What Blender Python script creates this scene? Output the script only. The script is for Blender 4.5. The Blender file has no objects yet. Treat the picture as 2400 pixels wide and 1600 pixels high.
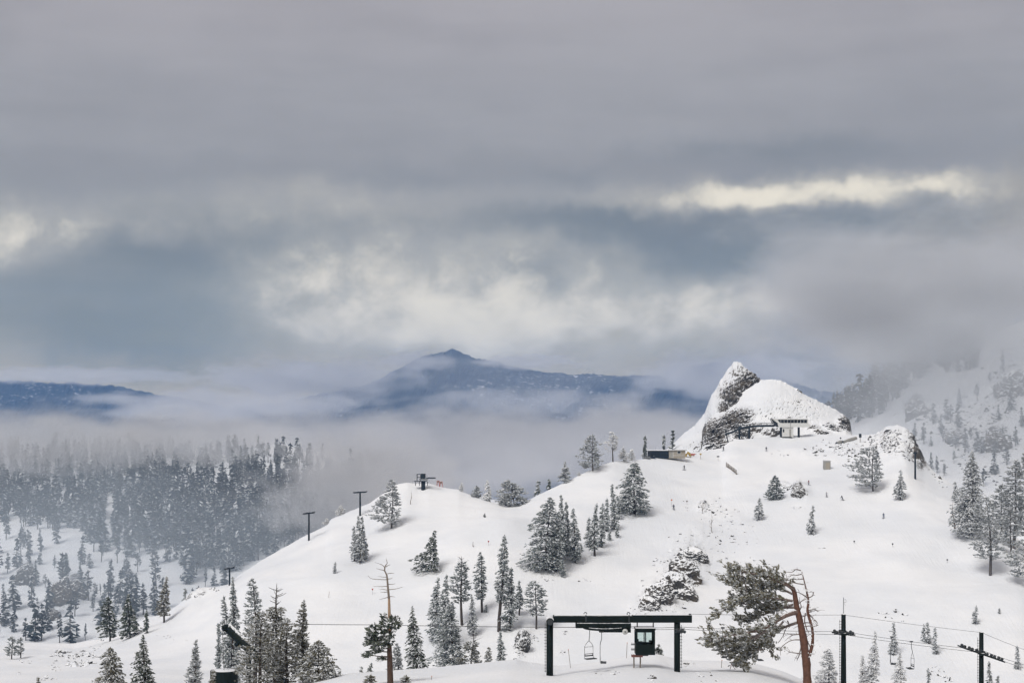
import bpy, bmesh, math, random
import numpy as np
from mathutils import Vector, Matrix
from mathutils.bvhtree import BVHTree

# ------------------------------------------------------------------ camera
scene = bpy.context.scene
COL = scene.collection
F = 4000.0          # focal length in photo pixels (photo is 2400 px wide)
HZ = 1000.0         # photo row of the horizon
cam_data = bpy.data.cameras.new("camera")
cam_data.sensor_width = 36.0
cam_data.lens = 36.0 * F / 2400.0
cam_data.shift_y = (HZ - 800.0) / 2400.0
cam_data.clip_start = 1.0
cam_data.clip_end = 40000.0
cam = bpy.data.objects.new("camera", cam_data)
cam.rotation_euler = (math.radians(90), 0, 0)
COL.objects.link(cam)
scene.camera = cam

# ------------------------------------------------------------------ light and exposure
SUN_AZ, SUN_EL = math.radians(-148), math.radians(50)     # azimuth from +Y towards +X
sun_dir = Vector((math.sin(SUN_AZ) * math.cos(SUN_EL), math.cos(SUN_AZ) * math.cos(SUN_EL), math.sin(SUN_EL)))
sun_data = bpy.data.lights.new("sun", 'SUN')
sun_data.energy = 1.5
sun_data.angle = math.radians(24)
sun_data.color = (1.0, 0.975, 0.94)
sun = bpy.data.objects.new("sun", sun_data)
sun.rotation_euler = (-sun_dir).to_track_quat('-Z', 'Y').to_euler()
COL.objects.link(sun)

scene.view_settings.view_transform = 'Standard'
scene.view_settings.look = 'None'
scene.view_settings.exposure = 0.57
scene.view_settings.gamma = 1.0
scene.view_settings.use_curve_mapping = False
EXPO = 2 ** 0.57

scene.cycles.max_bounces = 10
scene.cycles.diffuse_bounces = 3
scene.cycles.glossy_bounces = 2
scene.cycles.transmission_bounces = 8
scene.cycles.volume_bounces = 1
scene.cycles.transparent_max_bounces = 6
scene.cycles.volume_step_rate = 1.0
scene.cycles.volume_max_steps = 64
scene.cycles.use_adaptive_sampling = True
scene.cycles.adaptive_threshold = 0.03
scene.cycles.use_denoising = True
scene.cycles.caustics_reflective = False
scene.cycles.caustics_refractive = False


def lin(r, g, b, k=1.0):
    def f(c):
        c /= 255.0
        return c / 12.92 if c <= 0.04045 else ((c + 0.055) / 1.055) ** 2.4
    return (f(r) * k, f(g) * k, f(b) * k, 1.0)


class NT:
    """small helper for building node trees"""
    def __init__(self, tree):
        self.t = tree

    def n(self, kind, ins=None, **kw):
        nd = self.t.nodes.new(kind)
        for k, v in kw.items():
            setattr(nd, k, v)
        for k, v in (ins or {}).items():
            self.put(nd.inputs[k], v)
        return nd

    def put(self, sock, v):
        if isinstance(v, bpy.types.NodeSocket):
            self.t.links.new(v, sock)
        elif isinstance(v, bpy.types.Node):
            self.t.links.new(v.outputs[0], sock)
        else:
            sock.default_value = v

    def m(self, op, *a, clamp=False):
        nd = self.t.nodes.new('ShaderNodeMath')
        nd.operation = op
        nd.use_clamp = clamp
        for i, v in enumerate(a):
            self.put(nd.inputs[i], v)
        return nd.outputs[0]

    def v(self, op, *a):
        nd = self.t.nodes.new('ShaderNodeVectorMath')
        nd.operation = op
        for i, v in enumerate(a):
            self.put(nd.inputs[i], v)
        return nd.outputs['Value'] if op in ('LENGTH', 'DOT_PRODUCT', 'DISTANCE') else nd.outputs[0]

    def mix(self, fac, a, b):
        nd = self.t.nodes.new('ShaderNodeMix')
        nd.data_type = 'RGBA'
        self.put(nd.inputs[0], fac)
        self.put(nd.inputs[6], a)
        self.put(nd.inputs[7], b)
        return nd.outputs[2]

    def rng(self, val, a, b, c, d, smooth=True):
        nd = self.t.nodes.new('ShaderNodeMapRange')
        nd.interpolation_type = 'SMOOTHSTEP' if smooth else 'LINEAR'
        for i, v in enumerate((val, a, b, c, d)):
            self.put(nd.inputs[i], v)
        return nd.outputs[0]

    def noise(self, vec, scale, detail=2.0, rough=0.5, out=0):
        nd = self.t.nodes.new('ShaderNodeTexNoise')
        self.put(nd.inputs['Vector'], vec)
        nd.inputs['Scale'].default_value = scale
        nd.inputs['Detail'].default_value = detail
        nd.inputs['Roughness'].default_value = rough
        return nd.outputs[out]


# ------------------------------------------------------------------ world: overcast sky over a Sky Texture
world = bpy.data.worlds.new("World")
scene.world = world
world.use_nodes = True
world.cycles.sampling_method = 'MANUAL'
world.cycles.sample_map_resolution = 256
wt = NT(world.node_tree)
world.node_tree.nodes.clear()
tc = wt.n('ShaderNodeTexCoord').outputs['Generated']
sep = wt.n('ShaderNodeSeparateXYZ', {0: tc})
az = wt.m('ARCTAN2', sep.outputs[0], sep.outputs[1])
el = wt.m('ARCSINE', sep.outputs[2])
px = wt.m('MULTIPLY_ADD', az, 4.0, 1.2)
py = wt.m('MULTIPLY_ADD', el, -4.0, 1.0)
P0 = wt.n('ShaderNodeCombineXYZ', {0: px, 1: py}).outputs[0]
dst = wt.v('MULTIPLY', tc, (1.0, 1.0, 2.0))
w1 = wt.v('SUBTRACT', wt.noise(dst, 7.0, 2.0, 0.55, 1), (0.5, 0.5, 0.5))
w2 = wt.v('SUBTRACT', wt.noise(tc, 30.0, 3.0, 0.6, 1), (0.5, 0.5, 0.5))
P = wt.v('MULTIPLY_ADD', w1, (0.36, 0.09, 0.0), P0)
P = wt.v('MULTIPLY_ADD', w2, (0.16, 0.10, 0.0), P)
spw = wt.n('ShaderNodeSeparateXYZ', {0: P})
HAZE_D, HAZE_TOP = 0.62e-4, 450.0
HAZE_C = (0.27, 0.52, 1.0)


def wcol(py_, r, g, b):
    """sky radiance beyond the haze for a colour seen through it at photo row py_ (thousands of pixels)"""
    e_ = max(1e-3, (1.0 - py_) / 4.0)
    T_ = math.exp(-HAZE_D * min(HAZE_TOP / e_, 9800.0))
    c_ = lin(r, g, b)
    return tuple(max(0.02, (c_[i] - 0.58 * HAZE_C[i] * (1 - T_)) / T_ / EXPO) for i in range(3)) + (1.0,)


def blobs(lst):
    tot = None
    for (cx, cy, hw, hh, s) in lst:
        q = wt.v('MULTIPLY', wt.v('SUBTRACT', P, (cx, cy, 0)), (1 / hw, 1 / hh, 0))
        r = wt.rng(wt.v('LENGTH', q), 0.0, 1.5, s, 0.0)
        tot = r if tot is None else wt.m('ADD', tot, r)
    return tot


bright = blobs([(0.02, 0.57, 0.17, 0.07, 0.85), (0.30, 0.525, 0.42, 0.055, 0.42), (0.80, 0.478, 0.32, 0.06, 0.48),
                (1.98, 0.450, 0.42, 0.038, 1.05), (1.68, 0.466, 0.36, 0.032, 0.85), (2.2, 0.455, 0.2, 0.035, 0.6), (1.12, 0.785, 0.55, 0.10, 0.30),
                (0.75, 0.685, 0.24, 0.13, 0.95), (1.12, 0.740, 0.24, 0.10, 1.0), (1.06, 0.62, 0.24, 0.10, 0.62),
                (1.36, 0.635, 0.22, 0.09, 0.52), (1.64, 0.735, 0.28, 0.09, 1.0), (1.82, 0.70, 0.16, 0.06, 0.6), (1.35, 0.80, 0.40, 0.10, 0.50), (0.95, 0.80, 0.35, 0.10, 0.42)])
dark = blobs([(0.30, 0.655, 0.50, 0.16, 1.0), (0.06, 0.79, 0.36, 0.10, 0.55), (0.46, 0.825, 0.36, 0.09, 0.9), (0.62, 0.55, 0.5, 0.08, 0.5),
              (1.85, 0.575, 0.66, 0.13, 1.0), (1.24, 0.655, 0.12, 0.07, 1.0), (1.02, 0.648, 0.06, 0.03, 0.6), (1.30, 0.515, 0.5, 0.045, 0.55), (1.2, 0.40, 0.9, 0.06, 0.40), (2.1, 0.36, 0.7, 0.07, 0.5), (0.1, 0.42, 0.5, 0.06, 0.35)])
ramp = wt.n('ShaderNodeValToRGB', {0: wt.m('MULTIPLY', wt.m('ADD', spw.outputs[1], 0.2), 0.7)})
cr = ramp.color_ramp
stops = [(-0.2, (171, 169, 175)), (0.0, (168, 166, 172)), (0.22, (160, 161, 168)), (0.40, (152, 155, 163)),
         (0.55, (154, 159, 167)), (0.70, (160, 166, 173)), (0.82, (163, 168, 174)), (0.92, (166, 169, 175)), (1.0, (166, 168, 174)), (1.15, (164, 165, 172))]
cr.elements[0].position = 0.0
cr.elements[0].color = wcol(-0.2, *stops[0][1])
cr.elements[1].position = 1.35 * 0.7
cr.elements[1].color = wcol(1.15, *stops[-1][1])
for p_, c_ in stops[1:-1]:
    e_ = cr.elements.new((p_ + 0.2) * 0.7)
    e_.color = wcol(p_, *c_)
n_soft = wt.noise(dst, 9.0, 3.0, 0.55)
n_band = wt.noise(wt.v('MULTIPLY', tc, (1.0, 1.0, 7.0)), 6.0, 4.0, 0.55)
n_det = wt.noise(wt.v('MULTIPLY', tc, (1.0, 1.0, 1.3)), 34.0, 5.0, 0.58)
n_det.node.inputs['Distortion'].default_value = 0.2
tone = wt.m('ADD', wt.rng(n_band, 0.3, 0.7, 0.955, 1.04), wt.rng(n_soft, 0.3, 0.7, -0.05, 0.05))
base = wt.v('MULTIPLY', ramp.outputs[0], wt.n('ShaderNodeCombineXYZ', {0: tone, 1: tone, 2: tone}).outputs[0])
sky = wt.n('ShaderNodeTexSky', sky_type='NISHITA', sun_disc=False)
sky.sun_elevation = SUN_EL
sky.sun_rotation = SUN_AZ
skyc = wt.v('SCALE', sky.outputs[0], (0, 0, 0))
skyc.node.inputs['Scale'].default_value = 0.06
base = wt.mix(0.05, base, skyc)
dk = wt.rng(wt.m('ADD', dark, wt.m('ADD', wt.m('MULTIPLY', wt.m('SUBTRACT', n_soft, 0.5), 1.1), wt.m('MULTIPLY', wt.m('SUBTRACT', n_band, 0.5), 0.9))), 0.10, 1.2, 0.0, 1.0)
dr_ = [a_ / b_ for a_, b_ in zip(wcol(0.62, 124, 136, 150), wcol(0.62, 156, 161, 169))]
c1 = wt.mix(dk, base, wt.v('MULTIPLY', base, tuple(dr_[:3])))
c1 = wt.mix(wt.m('MULTIPLY', bright, wt.rng(n_det, 0.3, 0.7, 0.45, 1.0), clamp=True), c1, wcol(0.68, 184, 186, 189))
br = wt.rng(wt.m('ADD', bright, wt.m('MULTIPLY', wt.m('SUBTRACT', n_det, 0.52), 2.3)), 0.50, 1.75, 0.0, 0.85)
c2 = wt.mix(br, c1, wcol(0.60, 228, 224, 215))
# the bank of cloud that climbs to the right
diag = wt.m('ADD', wt.m('MULTIPLY', spw.outputs[0], 0.48), wt.m('MULTIPLY', spw.outputs[1], 0.88))
inr = wt.m('MULTIPLY', wt.rng(diag, 1.44, 1.60, 0.0, 0.92), wt.rng(spw.outputs[0], 1.35, 1.9, 0.0, 1.0))
c3 = wt.mix(inr, c2, wcol(0.65, 153, 157, 165))
bg = wt.n('ShaderNodeBackground', {0: c3, 1: 1.0})
wo = wt.n('ShaderNodeOutputWorld')
world.node_tree.links.new(bg.outputs[0], wo.inputs[0])


# ------------------------------------------------------------------ helpers: points, noise, meshes
def at(u, v, Y):
    """world point seen at photo pixel (u, v) at distance Y"""
    return Vector(((u - 1200.0) / F * Y, Y, -(v - HZ) / F * Y))


def _hash(ix, iy, iz, seed):
    h = (ix.astype(np.int64) * 374761393 + iy.astype(np.int64) * 668265263 + iz.astype(np.int64) * 2147483647 + seed * 974711) & 0xFFFFFFFF
    h = ((h ^ (h >> 13)) * 1274126177) & 0xFFFFFFFF
    h = (h ^ (h >> 16)) & 0xFFFFFF
    return h / float(0xFFFFFF)


def vnoise(x, y, z=None, seed=0):
    x = np.asarray(x, float)
    y = np.asarray(y, float)
    z = np.zeros_like(x) if z is None else np.asarray(z, float)
    ix, iy, iz = np.floor(x), np.floor(y), np.floor(z)
    fx, fy, fz = x - ix, y - iy, z - iz
    fx, fy, fz = [f * f * (3 - 2 * f) for f in (fx, fy, fz)]
    out = 0
    for a in (0, 1):
        for b in (0, 1):
            for c in (0, 1):
                out = out + _hash(ix + a, iy + b, iz + c, seed) * (fx if a else 1 - fx) * (fy if b else 1 - fy) * (fz if c else 1 - fz)
    return out * 2 - 1


def fbm(x, y, z=None, octv=4, seed=0, rough=0.5):
    s, amp, tot = 0, 1.0, 0
    z = np.zeros_like(np.asarray(x, float)) if z is None else z
    for o in range(octv):
        s = s + amp * vnoise(x * 2 ** o, y * 2 ** o, z * 2 ** o, seed + o * 17)
        tot += amp
        amp *= rough
    return s / tot


def make_mesh(name, V, faces, mats, midx=None, smooth=False):
    """faces: (n,3) or (n,4) int array, or list of arrays"""
    fl = faces if isinstance(faces, list) else [faces]
    fl = [np.asarray(f, np.int32) for f in fl if len(f)]
    me = bpy.data.meshes.new(name)
    V = np.asarray(V, np.float32)
    me.vertices.add(len(V))
    me.vertices.foreach_set("co", V.ravel())
    nl = sum(f.size for f in fl)
    npoly = sum(len(f) for f in fl)
    me.loops.add(nl)
    me.loops.foreach_set("vertex_index", np.concatenate([f.ravel() for f in fl]))
    me.polygons.add(npoly)
    ls = np.concatenate([np.full(len(f), f.shape[1]) for f in fl])
    starts = np.concatenate([[0], np.cumsum(ls)[:-1]]).astype(np.int32)
    me.polygons.foreach_set("loop_start", starts)
    for m in (mats if isinstance(mats, (list, tuple)) else [mats]):
        me.materials.append(m)
    if midx is not None:
        me.polygons.foreach_set("material_index", np.asarray(midx, np.int32))
    me.polygons.foreach_set("use_smooth", np.full(npoly, bool(smooth)))
    me.update(calc_edges=True)
    return me


def tag(o, label=None, cat=None, group=None, kind=None):
    for k, v in (("label", label), ("category", cat), ("group", group), ("kind", kind)):
        if v:
            o[k] = v
    return o


def link(name, data, parent=None, loc=None):
    o = bpy.data.objects.new(name, data)
    COL.objects.link(o)
    if parent is not None:
        o.parent = parent
    if loc is not None:
        o.location = loc
    return o


def empty(name, loc, label, cat, group=None, rz=0.0):
    o = bpy.data.objects.new(name, None)
    o.empty_display_size = 0.2
    COL.objects.link(o)
    o.location = loc
    o.rotation_euler = (0, 0, rz)
    return tag(o, label, cat, group)


# ------------------------------------------------------------------ materials
def new_mat(name):
    m = bpy.data.materials.new(name)
    m.use_nodes = True
    m.node_tree.nodes.clear()
    t = NT(m.node_tree)
    out = t.n('ShaderNodeOutputMaterial')
    bs = t.n('ShaderNodeBsdfPrincipled')
    m.node_tree.links.new(bs.outputs[0], out.inputs[0])
    return m, t, bs


SNOW = (0.86, 0.868, 0.885, 1)


def bump(t, bs, h, dist, strength=1.0):
    b = t.n('ShaderNodeBump', {'Height': h})
    b.inputs['Strength'].default_value = strength
    b.inputs['Distance'].default_value = dist
    t.put(bs.inputs['Normal'], b.outputs[0])
    return b.outputs[0]


def snow_mat(name, tint=(1, 1, 1)):
    m, t, bs = new_mat(name)
    pos = t.n('ShaderNodeNewGeometry').outputs['Position']
    n1 = t.noise(t.v('MULTIPLY', pos, (1, 1, 3)), 0.035, 5, 0.55)
    st = t.noise(t.v('MULTIPLY', pos, (0.25, 1.2, 1.2)), 0.22, 4, 0.6)
    c = t.mix(t.rng(n1, 0.35, 0.7, 0, 1), (0.80 * tint[0], 0.815 * tint[1], 0.84 * tint[2], 1), (0.90 * tint[0], 0.90 * tint[1], 0.905 * tint[2], 1))
    t.put(bs.inputs['Base Color'], c)
    bs.inputs['Roughness'].default_value = 0.75
    bs.inputs['Specular IOR Level'].default_value = 0.25
    tracks = t.noise(t.v('MULTIPLY', pos, (1.6, 0.10, 0.10)), 0.9, 3, 0.6)
    tr_m = t.rng(t.noise(pos, 0.02, 2, 0.5), 0.42, 0.62, 0.0, 1.0)
    hb = t.m('ADD', t.m('MULTIPLY', st, 0.6), t.m('MULTIPLY', t.noise(pos, 0.9, 4, 0.6), 0.4))
    hb = t.m('ADD', hb, t.m('MULTIPLY', t.m('MULTIPLY', tracks, tr_m), 0.45))
    bump(t, bs, hb, 0.6, 0.55)
    return m


M_SNOW = snow_mat("snow_ground")


def rocky_mat(name, lo=0.42, hi=0.60, dark=(0.042, 0.040, 0.036), warm=(0.105, 0.085, 0.062), nscale=0.7, rw=0.58):
    """rock with snow lying wherever the surface is flat enough"""
    m, t, bs = new_mat(name)
    g = t.n('ShaderNodeNewGeometry')
    pos = g.outputs['Position']
    nz = t.n('ShaderNodeSeparateXYZ', {0: g.outputs['Normal']}).outputs[2]
    n1 = t.noise(pos, nscale, 5, 0.68)
    n2 = t.noise(pos, 0.12, 4, 0.6)
    n3 = t.noise(pos, 2.2, 3, 0.6)
    rock = t.mix(t.rng(n2, 0.35, 0.65, 0, 1), (*dark, 1), (*warm, 1))
    rock = t.mix(t.rng(n3, 0.35, 0.8, 0, 0.5), rock, (0.17, 0.17, 0.165, 1))
    at_ = t.n('ShaderNodeAttribute', attribute_name='rock').outputs['Fac']
    k = t.m('ADD', nz, t.m('ADD', t.m('MULTIPLY', t.m('SUBTRACT', n1, 0.5), 1.3), t.m('MULTIPLY', t.m('SUBTRACT', t.noise(t.v('MULTIPLY', pos, (1, 1, 1.6)), 1.7, 4, 0.7), 0.5), 1.5)))
    k = t.m('SUBTRACT', k, t.m('MULTIPLY', at_, rw))
    f = t.rng(k, lo, hi, 0, 1)
    ns = t.noise(t.v('MULTIPLY', pos, (1, 1, 3)), 0.035, 5, 0.55)
    snow = t.mix(t.rng(ns, 0.35, 0.7, 0, 1), (0.80, 0.815, 0.84, 1), (0.90, 0.90, 0.905, 1))
    t.put(bs.inputs['Base Color'], t.mix(f, rock, snow))
    bs.inputs['Roughness'].default_value = 0.8
    bs.inputs['Specular IOR Level'].default_value = 0.2
    bump(t, bs, t.m('MULTIPLY', t.m('ADD', n1, t.m('MULTIPLY', n3, 0.3)), t.m('ADD', at_, 0.08)), 0.9, 0.8)
    return m


M_ROCKY = rocky_mat("snowy_rock")


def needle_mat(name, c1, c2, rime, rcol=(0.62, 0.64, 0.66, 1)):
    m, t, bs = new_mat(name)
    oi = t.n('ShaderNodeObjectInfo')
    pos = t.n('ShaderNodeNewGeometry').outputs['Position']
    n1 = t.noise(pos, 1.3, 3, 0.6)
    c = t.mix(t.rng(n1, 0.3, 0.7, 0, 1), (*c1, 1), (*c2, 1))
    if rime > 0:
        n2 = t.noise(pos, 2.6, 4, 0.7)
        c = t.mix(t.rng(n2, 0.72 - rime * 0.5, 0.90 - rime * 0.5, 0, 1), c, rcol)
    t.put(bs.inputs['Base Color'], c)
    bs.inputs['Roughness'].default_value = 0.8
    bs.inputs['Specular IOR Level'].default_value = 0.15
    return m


M_NEEDLE = {
    'dark': needle_mat("needles_dark_green", (0.052, 0.066, 0.052), (0.102, 0.114, 0.082), 0.34),
    'olive': needle_mat("needles_olive", (0.096, 0.094, 0.064), (0.180, 0.160, 0.112), 0.46),
    'frost': needle_mat("needles_frosted", (0.098, 0.120, 0.110), (0.175, 0.198, 0.178), 0.52),
    'grey': needle_mat("needles_rimed_grey", (0.12, 0.132, 0.124), (0.20, 0.205, 0.19), 0.60),
    'ghost': needle_mat("needles_white_rime", (0.30, 0.30, 0.29), (0.42, 0.42, 0.41), 0.85, (0.80, 0.80, 0.80, 1)),
    'pine': needle_mat("needles_grey_olive", (0.130, 0.124, 0.082), (0.235, 0.212, 0.148), 0.50),
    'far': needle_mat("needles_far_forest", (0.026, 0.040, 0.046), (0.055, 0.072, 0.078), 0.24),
}


def plain_mat(name, col, rough=0.6, metal=0.0, var=0.25, vscale=3.0, spec=0.3, snow=0.0):
    m, t, bs = new_mat(name)
    g = t.n('ShaderNodeNewGeometry')
    pos = g.outputs['Position']
    n1 = t.noise(pos, vscale, 4, 0.6)
    a = tuple(c * (1 - var) for c in col) + (1,)
    b = tuple(min(1, c * (1 + var)) for c in col) + (1,)
    c = t.mix(n1, a, b)
    if snow > 0:
        nz = t.n('ShaderNodeSeparateXYZ', {0: g.outputs['Normal']}).outputs[2]
        k = t.m('ADD', nz, t.m('MULTIPLY', t.m('SUBTRACT', t.noise(pos, vscale * 1.7, 3, 0.6), 0.5), 0.8))
        c = t.mix(t.rng(k, 1.05 - snow * 0.6, 1.2 - snow * 0.6, 0, 1), c, SNOW)
    t.put(bs.inputs['Base Color'], c)
    bs.inputs['Roughness'].default_value = rough
    bs.inputs['Metallic'].default_value = metal
    bs.inputs['Specular IOR Level'].default_value = spec
    return m


M_TSNOW = plain_mat("branch_snow", (0.80, 0.81, 0.83), 0.8, var=0.06, vscale=1.0, spec=0.2)
M_TRIME = plain_mat("branch_rime_snow", (0.60, 0.615, 0.625), 0.85, var=0.16, vscale=1.2, spec=0.15)
M_BARK = plain_mat("bark_dark", (0.075, 0.062, 0.052), 0.9, var=0.4, vscale=4.0, spec=0.1, snow=0.5)
M_BARKF = plain_mat("bark_frosted", (0.12, 0.11, 0.105), 0.9, var=0.4, vscale=3.0, spec=0.1, snow=0.7)
M_ROCK_S = plain_mat("loose_rock", (0.085, 0.08, 0.072), 0.9, var=0.5, vscale=1.5, spec=0.15, snow=0.75)


# ------------------------------------------------------------------ column-wise terrain builder
def smooth1(a, n):
    if n <= 0:
        return a
    k = np.hanning(2 * n + 3)[1:-1]
    k /= k.sum()
    return np.convolve(np.pad(a, n + 0, mode='edge'), k, 'valid')


def column_terrain(us, lines, counts, su=2, sr=2):
    """lines: list of (v(u) array, Y(u) array); counts: rows between consecutive lines.
    Returns arrays U, Yg, Zg of shape (rows, cols)."""
    Ys, Zs = [], []
    L = []
    for k_, (v, Y) in enumerate(lines):
        v = smooth1(np.asarray(v, float), su[k_] if isinstance(su, (list, tuple)) else su)
        Y = smooth1(np.asarray(Y, float), 24)
        L.append((Y, -(v - HZ) / F * Y))
    for i, c in enumerate(counts):
        (Y0, Z0), (Y1, Z1) = L[i], L[i + 1]
        for j in range(c):
            t = j / c
            Ys.append(Y0 * (1 - t) + Y1 * t)
            Zs.append(Z0 * (1 - t) + Z1 * t)
    Ys.append(L[-1][0])
    Zs.append(L[-1][1])
    Yg, Zg = np.array(Ys), np.array(Zs)
    if sr:
        k = np.hanning(2 * sr + 3)[1:-1]
        k /= k.sum()
        def sm(A):
            Ap = np.pad(A, ((sr, sr), (0, 0)), mode='edge')
            return sum(k[i] * Ap[i:i + len(A)] for i in range(2 * sr + 1))
        Zg, Yg = sm(Zg), sm(Yg)
    U = np.broadcast_to(us, Yg.shape)
    return U, Yg, Zg


def grid_faces(r, c):
    i = np.arange(r * c).reshape(r, c)
    return np.stack([i[:-1, :-1], i[:-1, 1:], i[1:, 1:], i[1:, :-1]], -1).reshape(-1, 4)


def ip(us, pts):
    pts = sorted(pts)
    return np.interp(us, [p[0] for p in pts], [p[1] for p in pts])


SURF = {}


def add_surface(key, V, Fq):
    SURF[key] = BVHTree.FromPolygons([tuple(v) for v in V.tolist()], [tuple(f) for f in Fq.tolist()])


def ray_px(u, v, keys):
    d = Vector(((u - 1200.0) / F, 1.0, -(v - HZ) / F))
    dn = d.normalized()
    best = None
    for k in keys:
        h = SURF[k].ray_cast(Vector((0, 0, 0)), dn)
        if h[0] is not None and (best is None or h[3] < best[3]):
            best = h
    return best


def ground_z(x, y, keys):
    z = None
    for k in keys:
        h = SURF[k].ray_cast(Vector((x, y, 900)), Vector((0, 0, -1)))
        if h[0] is not None and (z is None or h[0].z > z):
            z = h[0].z
    return z


# ------------------------------------------------------------------ valley floor
VF_Z = -262.0
vx = np.linspace(-5900, 5900, 60)
vy = np.linspace(-380, 9300, 60)
GX, GY = np.meshgrid(vx, vy)
GZ = VF_Z + 3 * fbm(GX / 400, GY / 400, seed=5)
Vv = np.stack([GX, GY, GZ], -1).reshape(-1, 3)
o = link("valley_floor", make_mesh("valley_floor", Vv, grid_faces(60, 60), M_SNOW, smooth=True))
tag(o, "snow covered valley floor beneath the fog", "ground", kind="structure")

# ------------------------------------------------------------------ the ski hill
us = np.concatenate([np.arange(-700, -20, 20), np.arange(-20, 2421, 4), np.arange(2440, 3200, 20)]).astype(float)
P1 = ip(us, [(-700, 1680), (0, 1660), (400, 1655), (560, 1630), (700, 1600), (820, 1577), (900, 1574), (1003, 1569), (1126, 1556),
             (1187, 1550), (1269, 1556), (1310, 1560), (1420, 1546), (1470, 1537), (1540, 1536), (1585, 1547), (1620, 1550), (1700, 1551),
             (1760, 1554), (1830, 1575), (1900, 1604), (2000, 1630), (2100, 1650), (2400, 1720), (3200, 1850)])
Y1 = ip(us, [(-700, 175), (3200, 172)])
L0 = (np.full_like(us, 2500), np.full_like(us, 16.0))
L0b = (ip(us, [(-700, 1900), (1200, 1840), (3200, 1960)]), np.full_like(us, 70.0))
L2 = (ip(us, [(-700, 1660), (0, 1650), (600, 1660), (900, 1680), (1200, 1690), (1600, 1700), (2000, 1720), (3200, 1800)]), np.full_like(us, 270.0))
L3 = (ip(us, [(-700, 1610), (0, 1562), (200, 1570), (400, 1568), (600, 1585), (820, 1600), (1000, 1605), (1200, 1600), (1500, 1598), (1800, 1606), (2100, 1622), (2400, 1640), (3200, 1700)]), np.full_like(us, 400.0))
LC = (ip(us, [(-700, 1560), (0, 1535), (200, 1534), (400, 1482), (500, 1420), (540, 1392), (570, 1368), (640, 1355), (760, 1347), (900, 1324), (1000, 1288), (1100, 1243), (1184, 1212),
              (1260, 1232), (1350, 1245), (1500, 1238), (1700, 1215), (1900, 1175), (2053, 1152), (2112, 1169), (2237, 1238), (2278, 1256), (2359, 1305), (2400, 1330), (2700, 1500), (3200, 1700)]),
      ip(us, [(-700, 455), (0, 460), (540, 485), (760, 470), (1000, 490), (1184, 510), (1300, 510), (1500, 525), (1700, 545), (2053, 565), (2237, 520), (2400, 480), (3200, 440)]))
SKY_PTS = [(-700, 1560), (0, 1511), (71, 1506), (173, 1510), (241, 1501), (290, 1488), (320, 1462), (343, 1450), (373, 1441), (394, 1431), (429, 1406), (449, 1391), (470, 1388), (491, 1380), (525, 1371), (538, 1369),
           (562, 1347), (593, 1325), (623, 1306), (670, 1280), (701, 1262), (726, 1249), (763, 1230), (776, 1215), (807, 1202), (841, 1189), (867, 1179), (886, 1164), (931, 1132), (954, 1125), (978, 1128), (1005, 1128),
           (1037, 1136), (1075, 1143), (1090, 1151), (1126, 1162), (1160, 1174), (1184, 1182), (1217, 1179), (1233, 1171), (1252, 1160), (1286, 1143), (1325, 1125), (1366, 1110), (1402, 1094), (1439, 1077), (1475, 1071), (1516, 1065),
           (1570, 1060), (1628, 1057), (1691, 1050), (1709, 1034), (1730, 1028), (1781, 1025), (1819, 1025), (1857, 1020), (1898, 1017), (1995, 1018), (2025, 1018), (2058, 1015), (2079, 999), (2104, 993), (2122, 998),
           (2130, 1010), (2142, 1033), (2153, 1052), (2165, 1074), (2193, 1102), (2229, 1128), (2300, 1190), (2400, 1275), (2700, 1480), (3200, 1680)]
SY = ip(us, [(-700, 520), (0, 520), (241, 520), (394, 515), (540, 525), (680, 545), (840, 555), (960, 565), (1090, 562), (1184, 550), (1300, 565), (1440, 592), (1516, 612), (1700, 650), (1900, 670), (2060, 652), (2104, 642), (2165, 622), (2229, 605), (2400, 560), (3200, 500)])
LS = (ip(us, SKY_PTS), SY)


def below(line, dY, dz):
    v, Y = line
    z = -(v - HZ) / F * Y + dz
    return (HZ - z / (Y + dY) * F, Y + dY)


LD1, LD2, LD3, LD4 = below(LS, 18, -4.5), below(LS, 60, -28), below(LS, 170, -110), below(LS, 420, -260)
U, Yg, Zg = column_terrain(us, [L0, L0b, (P1, Y1), below((P1, Y1), 26, -4.5), L2, L3, LC, LS, LD1, LD2, LD3, LD4], [10, 40, 12, 10, 10, 55, 60, 8, 8, 8, 4], su=[30, 30, 3, 6, 30, 30, 14, 1, 1, 4, 12, 30], sr=2)
Xg = (U - 1200.0) / F * Yg
wgt = np.clip(Yg / 500.0, 0.25, 1.0)
Zg = Zg + wgt * (1.3 * fbm(Xg / 38, Yg / 38, seed=3, octv=3) + 0.75 * fbm(Xg / 16, Yg / 24, seed=6, octv=2) + 0.25 * fbm(Xg / 7, Yg / 7, seed=9, octv=3))
# rougher ground where the photo shows broken rock under thin snow
def patch(u0, v0, ru, rv, rot=0.0):
    Vp = HZ - Zg / Yg * F
    du, dv = (U - u0), (Vp - v0)
    c, s = math.cos(rot), math.sin(rot)
    q = ((du * c + dv * s) / ru) ** 2 + ((-du * s + dv * c) / rv) ** 2
    return np.exp(-q)


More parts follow.
